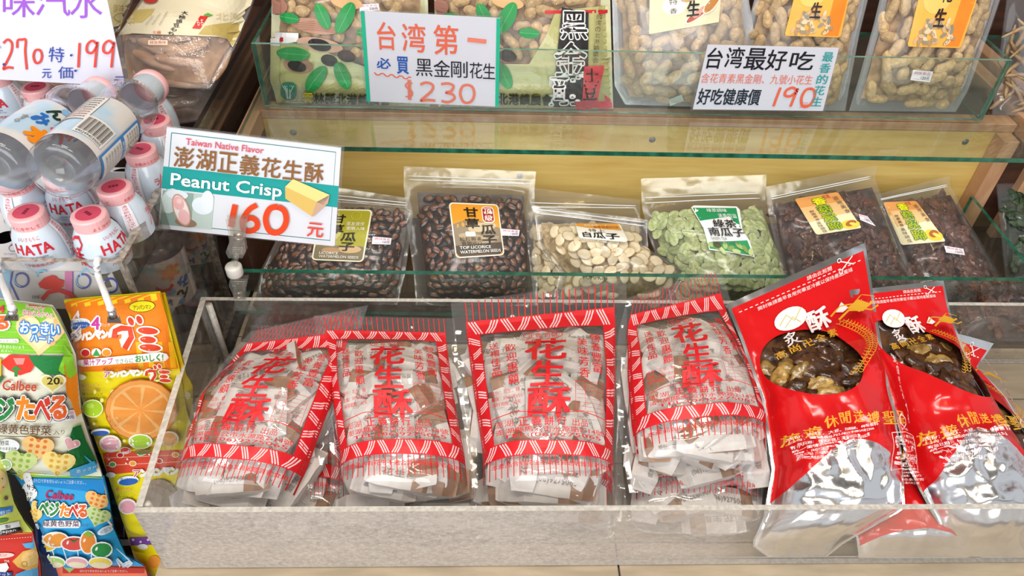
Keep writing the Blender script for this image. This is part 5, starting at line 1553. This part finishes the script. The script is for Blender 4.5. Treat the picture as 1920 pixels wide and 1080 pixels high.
def blab(d):
    d.poly([(160, -30), (262, -30), (250, 10), (222, 50), (170, 60)], '#d8cca0')
    d.text('原味', 212, 10, 232, 24, '#b79a4a'); d.ring(226, 34, 12, 8, 1.5, '#c0a452', 12)
mochi('clear pack with a cream and gold label, behind the white card at its right edge', [(0, (150, 75), (225, 60)), (1, (170, -60), (275, -60))], [(1.0, .30), (1.28, .40)], .03, 54, [PIECE[0]], _M['candy_heap_warm'], blab)

# ================================================================== snack packets hanging in front of the bin
def fprint(c): return foilprint(c)


def seal_ribs(p, v0, v1, n, col):
    """raised pressed ribs of a heat seal"""
    vs, fs = [], []
    for k in range(n):
        v = v0 + (v1 - v0) * (k + .5) / n; b = len(vs); m = 16
        for i in range(m + 1):
            for (dv, h) in ((-.35, .0002), (0, .0011), (.35, .0002)):
                vs.append(p.g.uv(i / m, v + dv * (v1 - v0) / n, h))
        for i in range(m):
            for j in (0, 1): fs.append((b + i * 3 + j, b + (i + 1) * 3 + j, b + (i + 1) * 3 + j + 1, b + i * 3 + j + 1))
    return mesh_obj('seal_ribs', vs, fs, foilprint(col), p.root)


def packet(root, rows, prof, T, col, seed, draw, name='packet', wr=.0025, ribs=None):
    p = Pouch('x', 'x', rows, prof, T, seed=seed, wr=wr, seal=(.02, .06, .06), wf=24, root=root, back=.5)
    o = p.front(name + '_front', foilprint(col)); p.backing(name + '_back', foilprint(col))
    if ribs: seal_ribs(p, *ribs)
    d = Print(p.g, base=.0008, maxlen=9, step=.00011, mat=foilprint); draw(d); d.build(name + '_print', root); return p


def waffle(d, x, y, r, c, dk, rot=0, n=3):
    d.heart(x, y, r, c, rot, .9)
    f = True
    for i in range(-n, n + 1):
        for j in range(-n, n + 1):
            a, b = i * r * .42, j * r * .36 - r * .1
            if abs(a) + max(b, 0) * 1.1 < r * .78 and b > -r * .62:
                R = math.radians(rot)
                d.ell(x + a * math.cos(R) - b * math.sin(R), y + a * math.sin(R) + b * math.cos(R), r * .13, r * .11, dk, rot, 8, lift=f); f = False


# dark and blue packets behind -----------------------------------------
PH0 = [(.612, -.6), (.612, .3)]
rt = thing('snack_strip', 'dark navy packet strip hanging behind the yellow and blue packets', 'snack', on_y(240, 1070, .612), 'hanging snack strips')
def dk(d):
    d.text('10', 232, 985, 246, 1006, '#6b6f80', .02); d.ell(216, 940, 8, 5, '#2c3550'); d.rect(222, 1010, 250, 1022, '#b9bcc4', 3)
packet(rt, [(0, (205, 1110), (300, 1110)), (1, (168, 850), (236, 850))], PH0, .012, '#131a2b', 61, dk)

# gummy strip ------------------------------------------------------------
PH1 = [(.594, -.6), (.594, .3)]
rt = thing('snack_strip', 'orange and yellow fruit gummy strip hanging from the right white hook', 'snack', on_y(250, 562, .594), 'hanging snack strips')
rt2 = thing('snack_strip', 'second orange and yellow gummy strip peeking out behind the first one', 'snack', on_y(320, 562, .603), 'hanging snack strips')
packet(rt2, [(0, (250, 842), (362, 838)), (.45, (250, 720), (362, 720)), (.5, (250, 700), (350, 700)), (1, (200, 560), (309, 549))], [(.604, -.6), (.604, .3)], .012, '#e8d01e', 63, lambda d: (
    d.poly([(200, 552), (306, 548), (312, 590), (340, 690), (250, 690)], '#e8781c'), d.line([(300, 600), (330, 690)], 4, '#f2c12a'), d.ell(352, 740, 5, 7, '#f4efb0'), d.ell(348, 790, 5, 6, '#f4efb0')))


def gum1(d):
    d.poly([(120, 562), (300, 546), (305, 566), (322, 625), (340, 690), (143, 697), (138, 640), (128, 590)], '#ee8018')
    for k in range(7): x = 132 + k * 25; d.poly([(x, 562 - k * 2), (x + 11, 561 - k * 2), (x + 14, 573 - k * 2), (x + 3, 576 - k * 2)], '#f6cf22', lift=k == 0)
    for k in range(4): x = 255 + k * 20; d.poly([(x, 640), (x + 9, 640), (x + 15, 688), (x + 5, 689)], '#f5b51e', lift=k == 0)
    d.ell(267, 573, 25, 11, '#1e1a10', -4); d.ell(267, 573, 24, 10, '#f3df1d', -4); d.text('アンパンマン', 251, 570, 284, 579, '#4a2c10', .01, rot=-4)
    d.ell(149, 606, 22, 11, '#f2f2f0', -8); d.ell(150, 609, 20, 7, '#2f62b0', -8); d.text('歯にやさしい', 134, 598, 166, 604, '#2f62b0'); d.text('還元キシリトール', 136, 606, 166, 611, '#f0f0f2')
    d.text('4', 174, 593, 188, 615, '#c23a92', .04, outline=('#f4ecf2', .1)); d.text('パック', 190, 604, 208, 610, '#f4ecf2')
    for k, (ch, c) in enumerate(zip('アンパンマン', ('#7b4bb0', '#c2418f', '#e0503c', '#3fae6a', '#2e8fce', '#7b4bb0'))): d.text(ch, 132 + k * 12.2, 624 - k * 1.2, 143 + k * 12.2, 637 - k * 1.2, c, .03, outline=('#f2efe6', .09), lift=k == 0)
    def gm(x, y, s):
        d.ring(x + 14 * s, y + 26 * s, 13 * s, 15 * s, 17 * s, '#f6ead8', 22, 170, 440); d.line([(x + 4 * s, y + 16 * s), (x + 34 * s, y + 12 * s), (x + 36 * s, y + 28 * s), (x + 24 * s, y + 50 * s)], 17 * s, '#f6ead8', lift=False)
        for (a, b) in ((36, -2), (52, -5)): d.ell(x + a * s, y + b * s, 8 * s, 11 * s, '#f6ead8', -25, lift=False)
        for (a, b, w_) in ((68, 16, 22), (68, 33, 18), (72, 48, 23)): d.ell(x + a * s, y + b * s, w_ * s, 9.5 * s, '#f6ead8', 4, lift=False)
        d.line([(x + 4 * s, y + 30 * s), (x + 6 * s, y + 16 * s), (x + 18 * s, y + 11 * s), (x + 34 * s, y + 12 * s), (x + 37 * s, y + 28 * s), (x + 24 * s, y + 50 * s)], 11 * s, '#d2401f')
        for (a, b) in ((36, -2), (52, -5)): d.ell(x + a * s, y + b * s, 5.2 * s, 8.4 * s, '#d2401f', -25, lift=False)
        for (a, b, w_) in ((68, 16, 19), (68, 33, 15), (72, 48, 20)): d.ell(x + a * s, y + b * s, w_ * s, 6.6 * s, '#d2401f', 4, lift=False)
        for (a, b) in ((10, 14), (58, 14), (60, 31), (60, 46)): d.ell(x + a * s, y + b * s, 4 * s, 1.6 * s, '#f08a6a', 0, 8, lift=False)
    gm(212, 602, .98)
    d.ell(163, 658, 9, 8, '#f4efe6'); d.ell(163, 659, 7.5, 6.5, '#c8202a'); d.ell(183, 658, 9, 8, '#f4efe6'); d.poly([(176, 664), (183, 651), (191, 664)], '#3f9a48'); d.ell(202, 657, 9, 8, '#f4efe6'); d.ell(202, 658, 7.5, 6.5, '#ee9020')
    d.text('りんご', 148, 650, 160, 654, '#c8202a'); d.text('メロン', 170, 646, 186, 650, '#2f7a3a'); d.text('オレンジ', 194, 645, 212, 649, '#d2601f')
    d.poly([(152, 671), (300, 656), (312, 659), (316, 666), (310, 672), (160, 683), (150, 680), (148, 675)], '#f2f0ea')
    d.text('果汁アップ', 160, 668, 214, 680, '#c22a86', .02, rot=-4); d.text('でさらに', 218, 668, 252, 677, '#4f8f50', rot=-4); d.text('おいしく!', 256, 660, 306, 673, '#3f9a30', .03, rot=-4)
    d.text('果汁20%アップ(当社従来品比)', 196, 683, 272, 688, '#5a3a1a', rot=-3)
    for k, (ch, c) in enumerate(zip('アンパンマン', ('#c2418f', '#7b4bb0', '#e0503c', '#3fae6a', '#2e8fce', '#7b4bb0'))): d.text(ch, 198 + k * 12, 692 - k * .7, 209 + k * 12, 702 - k * .7, c, .03, outline=('#f2efe6', .09), lift=k == 0)
    gm(274, 684, .5)
    d.ell(157, 702, 9, 5, '#f2f0ea'); d.text('果汁アップして', 158, 715, 190, 721, '#c8307a'); d.text('さらにおいしく', 160, 722, 192, 727, '#c8307a'); d.text('果汁20%アップ', 160, 730, 196, 736, '#4a4420'); d.text('(当社従来品比)', 160, 738, 196, 743, '#4a4420')
    r = random.Random(5)
    for k in range(24): d.ell(r.uniform(180, 345), r.uniform(700, 830), r.uniform(2, 4.5), r.uniform(2, 4.5), '#efe87c', 0, 8, lift=k == 0)
    # plain orange slice and plain jelly shapes fill the picture area
    d.ell(266, 762, 66, 58, '#c4641c'); d.ell(266, 762, 64, 56, '#e79a4c'); d.ell(266, 762, 55, 48, '#f2b56c')
    for k in range(8):
        a = math.radians(k * 45 + 10); b_ = math.radians(k * 45 + 46); d.poly([(266, 762), (266 + 50 * math.cos(a), 762 + 43 * math.sin(a)), (266 + 52 * math.cos((a + b_) / 2), 762 + 45 * math.sin((a + b_) / 2)), (266 + 50 * math.cos(b_), 762 + 43 * math.sin(b_))], '#ea9440', lift=k == 0)
    d.ell(179, 759, 19, 17, '#f3f2c4'); d.ell(179, 759, 17, 15, '#aace2c'); d.ell(175, 754, 7, 5, '#c8e060')
    d.ell(193, 803, 17, 7, '#f2f2f0', -4); d.ell(193, 805, 15, 5, '#2f62b0', -4)
    d.ell(211, 824, 20, 16, '#f3eadf'); d.ell(211, 825, 17, 13, '#e9a9b4'); d.ell(266, 819, 22, 14, '#f3f2dc'); d.ell(266, 820, 19, 12, '#a6cc34'); d.ell(318, 814, 18, 14, '#f3e6d0'); d.ell(318, 815, 15, 12, '#eea55a')
    d.ell(238, 836, 11, 7, '#f3eadf'); d.ell(238, 836, 9, 5.5, '#c8202a'); d.rect(256, 834, 284, 842, '#2f7a3a', 2)


packet(rt, [(0, (188, 848), (372, 842)), (.25, (160, 770), (350, 766)), (.5, (143, 700), (338, 690)), (.85, (134, 602), (313, 590)), (1, (120, 562), (300, 547))], PH1, .020, '#ecd81c', 62, gum1)


def gum2(d):
    d.poly([(186, 846), (374, 840), (384, 872), (196, 890)], '#d8452e'); d.line([(190, 858), (378, 850)], 1.5, '#f0a08a'); d.line([(194, 872), (382, 862)], 1.5, '#f0a08a')
    for x, y, c in ((226, 852, '#c8202a'), (264, 848, '#4fa04a'), (212, 869, '#4fa04a'), (250, 867, '#ee9a28'), (300, 862, '#c8202a'), (330, 850, '#ee9a28')): d.ell(x, y, 7, 5.4, '#f3ead0'); d.ell(x, y, 5.4, 4, c)
    for x, y in ((240, 858), (281, 849), (238, 866), (206, 858), (286, 866)): d.ell(x, y, 2, 2, '#f6dcc8', 0, 6)
    d.ell(210, 887, 9, 5, '#f2f0ea'); d.ell(242, 898, 20, 9, '#f2f2f0', -6); d.ell(243, 900, 18, 6.5, '#2f62b0', -6); d.text('歯にやさしい', 228, 892, 258, 898, '#2f62b0')
    for k, (ch, c) in enumerate(zip('アンパンマン', ('#d23a3a', '#c2418f', '#e0a03c', '#3fae6a', '#2e8fce', '#7b4bb0'))): d.text(ch, 252 + k * 14, 878 - k, 265 + k * 14, 890 - k, c, .03, outline=('#f2efe6', .09), lift=k == 0)
    d.text('果汁アップして', 220, 911, 250, 918, '#c8307a'); d.text('さらにおいしく', 222, 919, 250, 924, '#6f9a30'); d.text('果汁20%アップ', 222, 925, 252, 931, '#4a4420')
    d.ell(242, 945, 17, 15, '#f3e6e0'); d.ell(242, 946, 14, 12, '#e9a3ae'); d.ell(300, 930, 34, 36, '#9a8a78'); d.ell(300, 980, 30, 18, '#8d6aa8')


packet(rt, [(0, (240, 1006), (400, 1000)), (.55, (214, 925), (388, 920)), (1, (188, 846), (374, 840))], PH1, .016, '#ecd81c', 64, gum2)


def gum3(d):
    d.poly([(240, 1002), (400, 998), (404, 1016), (246, 1022)], '#7a4a9c')
    for k in range(6): d.ell(250 + k * 14, 1011 + (k % 2) * 4, 2.4, 2.4, '#e6d9ee', 0, 8, lift=k == 0)
    d.ell(268, 1024, 10, 5, '#f2f0ea'); d.ell(290, 1052, 12, 12, '#ee9a3a')


packet(rt, [(0, (275, 1120), (420, 1120)), (1, (240, 1005), (400, 1000))], PH1, .012, '#ecd81c', 65, gum3)

# vegetable cracker strip --------------------------------------------------
PH2 = [(.562, -.6), (.562, .3)]
rt = thing('snack_strip', 'green-topped vegetable cracker strip with a cream packet above a light blue one', 'snack', on_y(40, 566, .562), 'hanging snack strips')


def ck1(d):
    d.poly([(-60, 552), (98, 573), (112, 590), (143, 662), (-50, 662)], '#7fc02c')
    for k in range(7): d.line([(-50 + k * .5, 588 + k * 10), (60, 590 + k * 11), (122 + k * 3, 592 + k * 11)], 1.0, '#a6d85a', lift=k == 0)
    d.text('いつもより', 50, 570, 84, 579, '#c82a2a', .02, rot=10, outline=('#f6efe8', .08)); d.text('出会えるかも!?', 44, 582, 100, 592, '#c82a2a', .02, rot=8, outline=('#f6efe8', .08))
    d.heart(76, 622, 46, '#f0c88c', 4, .92); d.heart(76, 620, 38, '#f4d8a4', 4, .9)
    for k in range(12): d.ell(44 + (k * 23) % 64, 598 + (k * 17) % 46, 6, 4, '#e9b26c', k * 40, 8, lift=k == 0)
    d.text('おっきい', 40, 603, 112, 624, '#f4f6f8', .03, rot=5, outline=('#2a7fc8', .14)); d.text('ハート', 60, 626, 100, 639, '#f4f6f8', .03, rot=5, outline=('#2a7fc8', .16))
    d.text('4', -2, 570, 10, 584, '#e03a4a', .03); d.text('る', -8, 590, 18, 614, '#e8642a', .05, outline=('#f6efe8', .09)); d.rect(-30, 632, 38, 640, '#f2f4ea', 4); d.text('こちらきってね!', -2, 634, 36, 639, '#4a5a30')
    d.text('で手を切らないよう', -4, 644, 48, 650, '#f2f8e6', rot=2); d.text('ください。', 0, 652, 26, 657, '#f2f8e6')
    d.poly([(20, 662), (58, 663), (70, 676), (60, 694), (40, 700), (18, 690), (4, 676)], '#d83422'); d.poly([(28, 668), (50, 668), (46, 680), (34, 680)], '#e98a84'); d.line([(33, 684), (33, 702)], 6, '#2f8a3a'); d.line([(26, 690), (33, 684), (42, 690)], 4, '#2f8a3a')
    d.poly([(56, 663), (120, 664), (122, 690), (106, 700), (84, 696), (66, 680)], '#1f7a3a'); d.poly([(118, 664), (143, 664), (146, 690), (134, 706), (120, 698), (110, 690)], '#8acb34'); d.poly([(128, 706), (148, 694), (152, 770), (142, 776), (126, 730)], '#ee8a20'); d.poly([(-40, 664), (6, 668), (6, 700), (-20, 720), (-40, 700)], '#f0b81c')
    d.poly([(-20, 690), (12, 704), (-4, 722), (-20, 716)], '#2a6a34')
    d.text('Calbee', 9, 709, 71, 727, '#c8452a', .02, rot=2, skew=.1)
    d.heart(100, 712, 24, '#f3eecb', 0, .85); d.heart(100, 712, 20, '#dcc96a', 0, .85); d.text('20', 90, 702, 112, 715, '#3a2c14', .02); d.text('th', 112, 710, 118, 715, '#3a2c14')
    for ch, x, y, w_, h, c in (('ベ', -34, 738, 30, 36, '#d8382a'), ('ジ', -2, 742, 32, 40, '#2a8a44'), ('た', 36, 738, 32, 42, '#ee8c24'), ('べ', 68, 740, 28, 40, '#d8382a'), ('る', 96, 738, 28, 40, '#e8642a')): d.text(ch, x, y, x + w_, y + h, '#2c2a20', .13, lift=False)
    for i, (ch, x, y, w_, h, c) in enumerate((('ベ', -34, 738, 30, 36, '#d8382a'), ('ジ', -2, 742, 32, 40, '#2a8a44'), ('た', 36, 738, 32, 42, '#ee8c24'), ('べ', 68, 740, 28, 40, '#d8382a'), ('る', 96, 738, 28, 40, '#e8642a'))): d.text(ch, x, y, x + w_, y + h, '#f6f2ea', .10, lift=i == 0)
    for i, (ch, x, y, w_, h, c) in enumerate((('ベ', -34, 738, 30, 36, '#d8382a'), ('ジ', -2, 742, 32, 40, '#2a8a44'), ('た', 36, 738, 32, 42, '#ee8c24'), ('べ', 68, 740, 28, 40, '#d8382a'), ('る', 96, 738, 28, 40, '#e8642a'))): d.text(ch, x, y, x + w_, y + h, c, .05, lift=i == 0)
    d.text('緑黄色野菜', 0, 790, 98, 808, '#6b4428', .01, rot=2); d.text('入り', 102, 799, 122, 808, '#6b4428'); d.line([(4, 811), (114, 813)], 1.4, '#6b4428')
    d.poly([(135, 795), (150, 790), (160, 820), (176, 850), (186, 872), (150, 878), (120, 876), (150, 850)], '#1f6a34'); d.poly([(-10, 840), (6, 850), (20, 876), (40, 880), (10, 886), (-10, 860)], '#1f6a34')
    d.ell(20, 829, 21, 13, '#f2f2f0'); d.text('野菜', 6, 819, 22, 828, '#3a3a30'); d.text('そのままの色', 5, 831, 36, 837, '#3a3a30')
    waffle(d, 74, 832, 30, '#efc27c', '#e2792c', 8, 3); waffle(d, 44, 858, 30, '#c6d488', '#93ad48', 8, 3); waffle(d, 112, 860, 30, '#f2d884', '#dca83c', 8, 3)
    d.heart(134, 824, 15, '#f2eee8', 20, .9); d.heart(134, 824, 13, '#e0a9a9', 20, .9); d.ell(17, 863, 12, 11, '#f2eee8'); d.ell(17, 863, 10, 9, '#9ac27a')
    d.poly([(132, 872), (176, 856), (188, 874), (150, 886), (134, 884)], '#46a8d8'); d.text('あっさり', 144, 868, 180, 874, '#f2f6fa', rot=-12)


p = packet(rt, [(0, (18, 888), (192, 892)), (.4, (-22, 772), (154, 774)), (.68, (-42, 664), (143, 662)), (.9, (-56, 586), (110, 590)), (1, (-62, 552), (98, 573))], PH2, .026, '#e9e6cf', 66, ck1)
p.sticker([(98, 768), (141, 764), (142, 783), (97, 788)], (40, 20), price('70元'), base=.0030)


def ck2(d):
    d.poly([(22, 878), (192, 888), (197, 896), (40, 893)], '#86c42c'); d.poly([(60, 879), (110, 882), (108, 891), (62, 889)], '#f2f4ea'); d.text('ここからきってね!', 62, 881, 106, 888, '#4a5a30', rot=3)
    d.poly([(34, 894), (197, 897), (202, 925), (44, 905)], '#1c86c8'); d.text('切り口で手を切らないようご注意ください。', 62, 898, 162, 905, '#dceaf6', rot=2)
    d.heart(42, 886, 14, '#f0e7a0', 0, .9); d.heart(42, 887, 12, '#e6cf4a', 0, .9)
    d.heart(49, 928, 22, '#f4f2f2', 4, 1.0); d.text('あっさり', 34, 921, 62, 927, '#4a2c28', .01); d.text('サラダ', 32, 930, 60, 938, '#4a2c28', .02); d.text('味', 63, 933, 68, 938, '#4a2c28')
    d.text('Calbee', 87, 919, 139, 934, '#c8285a', .03, rot=4, skew=.1)
    L = (('ベ', 75, 940, 18, 22, '#2a8a44'), ('ジ', 95, 941, 17, 23, '#2a8a44'), ('た', 114, 943, 18, 22, '#ee8c24'), ('べ', 131, 944, 17, 22, '#d8382a'), ('る', 148, 945, 16, 21, '#e8642a'))
    for c0, w_ in (('#2c2a20', .20), ('#f6f2ea', .15)):
        for i, (ch, x, y, a, b, c) in enumerate(L): d.text(ch, x, y, x + a, y + b, c0, w_, lift=i == 0)
    for i, (ch, x, y, a, b, c) in enumerate(L): d.text(ch, x, y, x + a, y + b, c, .05, lift=i == 0)
    d.rect(82, 973, 152, 987, '#eef2f4', 6); d.text('緑黄色野菜', 82, 973, 150, 984, '#6b2c38', .01, rot=1); d.text('入り', 153, 980, 166, 985, '#6b2c38')
    waffle(d, 62, 965, 20, '#f4d48a', '#e2b03c', 0, 3); waffle(d, 183, 936, 24, '#f0bd74', '#e2792c', 18, 3); waffle(d, 184, 964, 23, '#cddc9a', '#93b34c', 18, 3)
    for x, y, rx, ry, c in ((198, 990, 16, 7, '#e6eef2'), (238, 1055, 13, 6, '#dfeaf2'), (64, 990, 6, 6, '#e6eef2')): d.ell(x, y, rx, ry, c, -25); d.ell(x, y, rx * .7, ry * .55, '#b9c8d4', -25)
    d.line([(120, 1020), (128, 1046)], 1.6, '#f2f2f2'); d.line([(147, 1022), (150, 1044)], 1.6, '#f2f2f2'); d.line([(174, 1030), (172, 1050)], 1.6, '#f2f2f2'); d.line([(100, 1020), (106, 1042)], 1.6, '#f2f2f2')
    for x, y, rx, ry, c in ((92, 1014, 17, 13, '#ecc21c'), (108, 1006, 22, 13, '#ee9a3a'), (141, 1013, 22, 12, '#dd4a44'), (167, 1010, 13, 20, '#ee8a30'), (191, 1024, 17, 13, '#1f8a40')): d.ell(x, y, rx + 2.6, ry + 2.6, '#f4f2ea', 0, 16); d.ell(x, y, rx, ry, c, 0, 16, lift=True); d.ell(x - rx * .5, y - ry * .2, 2, 4, '#f8ede4', 20, 8)
    d.poly([(158, 994), (166, 988), (178, 996), (170, 1000)], '#8ab43a'); d.poly([(131, 1002), (141, 1006), (152, 1001), (142, 1010)], '#2f7a3a')
    for x, c in ((106, '#a6cf6a'), (148, '#eaa9b0'), (190, '#f0d24a')): d.ell(x, 1046, 21, 11, '#f4f2ea', 4); d.ell(x, 1047, 19, 9, c, 4); d.ell(x, 1050, 16, 5, '#eedfbc', 4)


p = packet(rt, [(0, (104, 1060), (270, 1060)), (.12, (100, 1042), (236, 1040)), (.5, (72, 978), (214, 990)), (.82, (45, 915), (203, 925)), (1, (22, 880), (195, 893))], PH2, .022, '#35a6dc', 67, ck2)


def ck3(d):
    d.rect(118, 1062, 280, 1074, '#c8382c'); d.text('ここからきってね!', 148, 1058, 192, 1064, '#f2f4ea'); d.text('切り口で手を切らないようご注意ください。', 150, 1067, 240, 1072, '#f6dcd0'); d.heart(131, 1062, 12, '#9ac27a', 0, .9)


packet(rt, [(0, (130, 1140), (300, 1140)), (1, (104, 1058), (272, 1063))], PH2, .012, '#ee7a5a', 68, ck3)

# left-most strip: pale yellow packet over a red one ----------------------------
PH3 = [(.540, -.6), (.540, .3)]
rt = thing('snack_strip', 'strip at the photo edge, pale yellow packet above a red one', 'snack', on_y(5, 830, .540), 'hanging snack strips')


def yl_(d):
    d.ell(-4, 902, 18, 24, '#e8c06a'); d.ell(-2, 898, 13, 17, '#efd08a')
    for x, y in ((4, 896), (-4, 908), (6, 912)): d.ell(x, y, 1.6, 1.6, '#8a5a2c', 0, 8)
    d.ell(11, 932, 4, 4, '#6b3a20'); d.poly([(-10, 952), (10, 950), (24, 947), (23, 958), (0, 966), (-10, 966)], '#2f7fc8'); d.text('野菜', 0, 955, 20, 962, '#eef2f6', rot=-12)
    d.ell(4, 974, 12, 4, '#5a8a3a', -8); d.poly([(-10, 984), (35, 975), (38, 985), (-8, 994)], '#e9e9e6'); d.poly([(-8, 995), (38, 986), (44, 996), (-8, 1004)], '#1a1918'); d.text('Japan', 0, 990, 30, 997, '#f0f0ee', .01, rot=-8); d.text('製', 10, 981, 20, 988, '#3a3a3a', rot=-8)


packet(rt, [(0, (-60, 1002), (62, 996)), (.15, (-60, 980), (46, 975)), (.4, (-60, 935), (27, 940)), (.8, (-62, 870), (10, 870)), (1, (-64, 835), (-6, 838))], PH3, .02, '#d3da62', 69, yl_)


def rd_(d):
    for k in range(16): d.line([(-8 + k * 5, 1011 - k * .4), (-5.5 + k * 5, 1011 - k * .4)], 1.2, '#f2d0c4', lift=k == 0)
    for k in range(12): d.ell(-4 + k * 5.5, 1000 - k * .3, 2.6, 2.4, '#f0b03c', 0, 8, lift=k == 0)
    d.poly([(42, 1018), (72, 1014), (76, 1030), (48, 1026)], '#5aa9d8'); d.poly([(30, 1075), (76, 1056), (80, 1100), (30, 1100)], '#5aa9d8')
    d.poly([(24, 1051), (44, 1032), (75, 1024), (76, 1060), (52, 1068), (34, 1062)], '#e0ae58'); d.ell(58, 1045, 18, 14, '#eac27a', -20); d.ring(46, 1056, 5, 5, 1.5, '#c08a3c', 12)
    d.ell(4, 1040, 24, 5, '#f0c9c0', -4); d.text('だけ', 0, 1037, 14, 1042, '#b8302a'); d.text('TM', 9, 1048, 18, 1053, '#f2e6e0'); d.poly([(-10, 1056), (14, 1053), (18, 1062), (8, 1068), (8, 1076), (-10, 1076)], '#f2eeea'); d.rect(-10, 1070, 24, 1080, '#23468f'); d.text('ケット', -4, 1071, 20, 1079, '#eef0f6', .01, rot=-6)


packet(rt, [(0, (-60, 1150), (84, 1150)), (.55, (-60, 1050), (76, 1052)), (1, (-60, 1000), (62, 996))], PH3, .02, '#cf3226', 70, rd_)
rt = thing('snack_strip', 'dark blue packet just showing between the red packet and the light blue one', 'snack', on_y(95, 1075, .60), 'hanging snack strips')
packet(rt, [(0, (70, 1120), (140, 1120)), (1, (66, 960), (112, 960))], [(.600, -.6), (.600, .3)], .012, '#1d4a94', 71, lambda d: (d.text('スイート', 80, 1052, 100, 1060, '#8fb0dc'), d.ell(85, 1028, 8, 9, '#3a6ab8')))

# white wire hooks with clips ----------------------------------------------------
HW = solid('hook_white', '#e6e4e2', rough=.25, coat=.4)
STL = solid('hook_clip_steel', '#c4c2c0', rough=.18, metal=1)
def hook(label, pts, clip_px, yclip):
    wp = [on_y(x, y, Y) for x, y, Y in pts]
    r = thing('wire_hook', label, 'hook', wp[0], 'white wire hooks on the bin rim')
    sp = []
    for i in range(len(wp) - 1):
        p0, p1, p2, p3 = wp[max(i - 1, 0)], wp[i], wp[i + 1], wp[min(i + 2, len(wp) - 1)]
        for k in range(5):
            t = k / 5; sp.append(.5 * (2 * p1 + (p2 - p0) * t + (2 * p0 - 5 * p1 + 4 * p2 - p3) * t * t + (3 * p1 - p0 - 3 * p2 + p3) * t ** 3))
    sp.append(wp[-1]); vs, fs = tube(sp, .0034, 12); mesh_obj('hook_wire', vs, fs, HW, r, None, True)
    vs, fs, _ = lathe([(0, -.0042), (.003, -.003), (.0042, 0), (.003, .003), (0, .0042)], 12); mesh_obj('hook_tip', [wp[-1] + v for v in vs], fs, HW, r, None, True)
    a, b = clip_px; p0, p1 = on_y(*a, yclip), on_y(*b, yclip); m_ = (p0 + p1) / 2
    vs, fs = tube([p0, m_], .0042, 10); mesh_obj('clip_barrel', vs, fs, STL, r, None, True)
    w_ = V((.006, 0, 0)); q = (p1 - m_)
    slab('clip_plate', [m_ - w_, m_ + w_, p1 + w_ * 1.25, p1 - w_ * 1.25], (0, .002, 0), [STL], r, bev=.0004)


hook('white wire hook at the right, holding the orange gummy strip with a steel clip', [(196, 512, YF0 + .010), (187, 494, YF0 + .009), (184, 487, YF0 + .001), (181, 497, YF0 - .006), (185, 520, YF0 - .010), (196, 548, .572), (207, 578, .556)], ((210, 583), (214, 606)), .560)
hook('white wire hook at the left edge, holding the green cracker strip with a steel clip', [(12, 508, YF0 + .010), (2, 494, YF0 + .009), (-3, 488, YF0 + .001), (-6, 498, YF0 - .006), (0, 520, YF0 - .012), (10, 545, .555), (22, 577, .528)], ((24, 582), (20, 602)), .532)
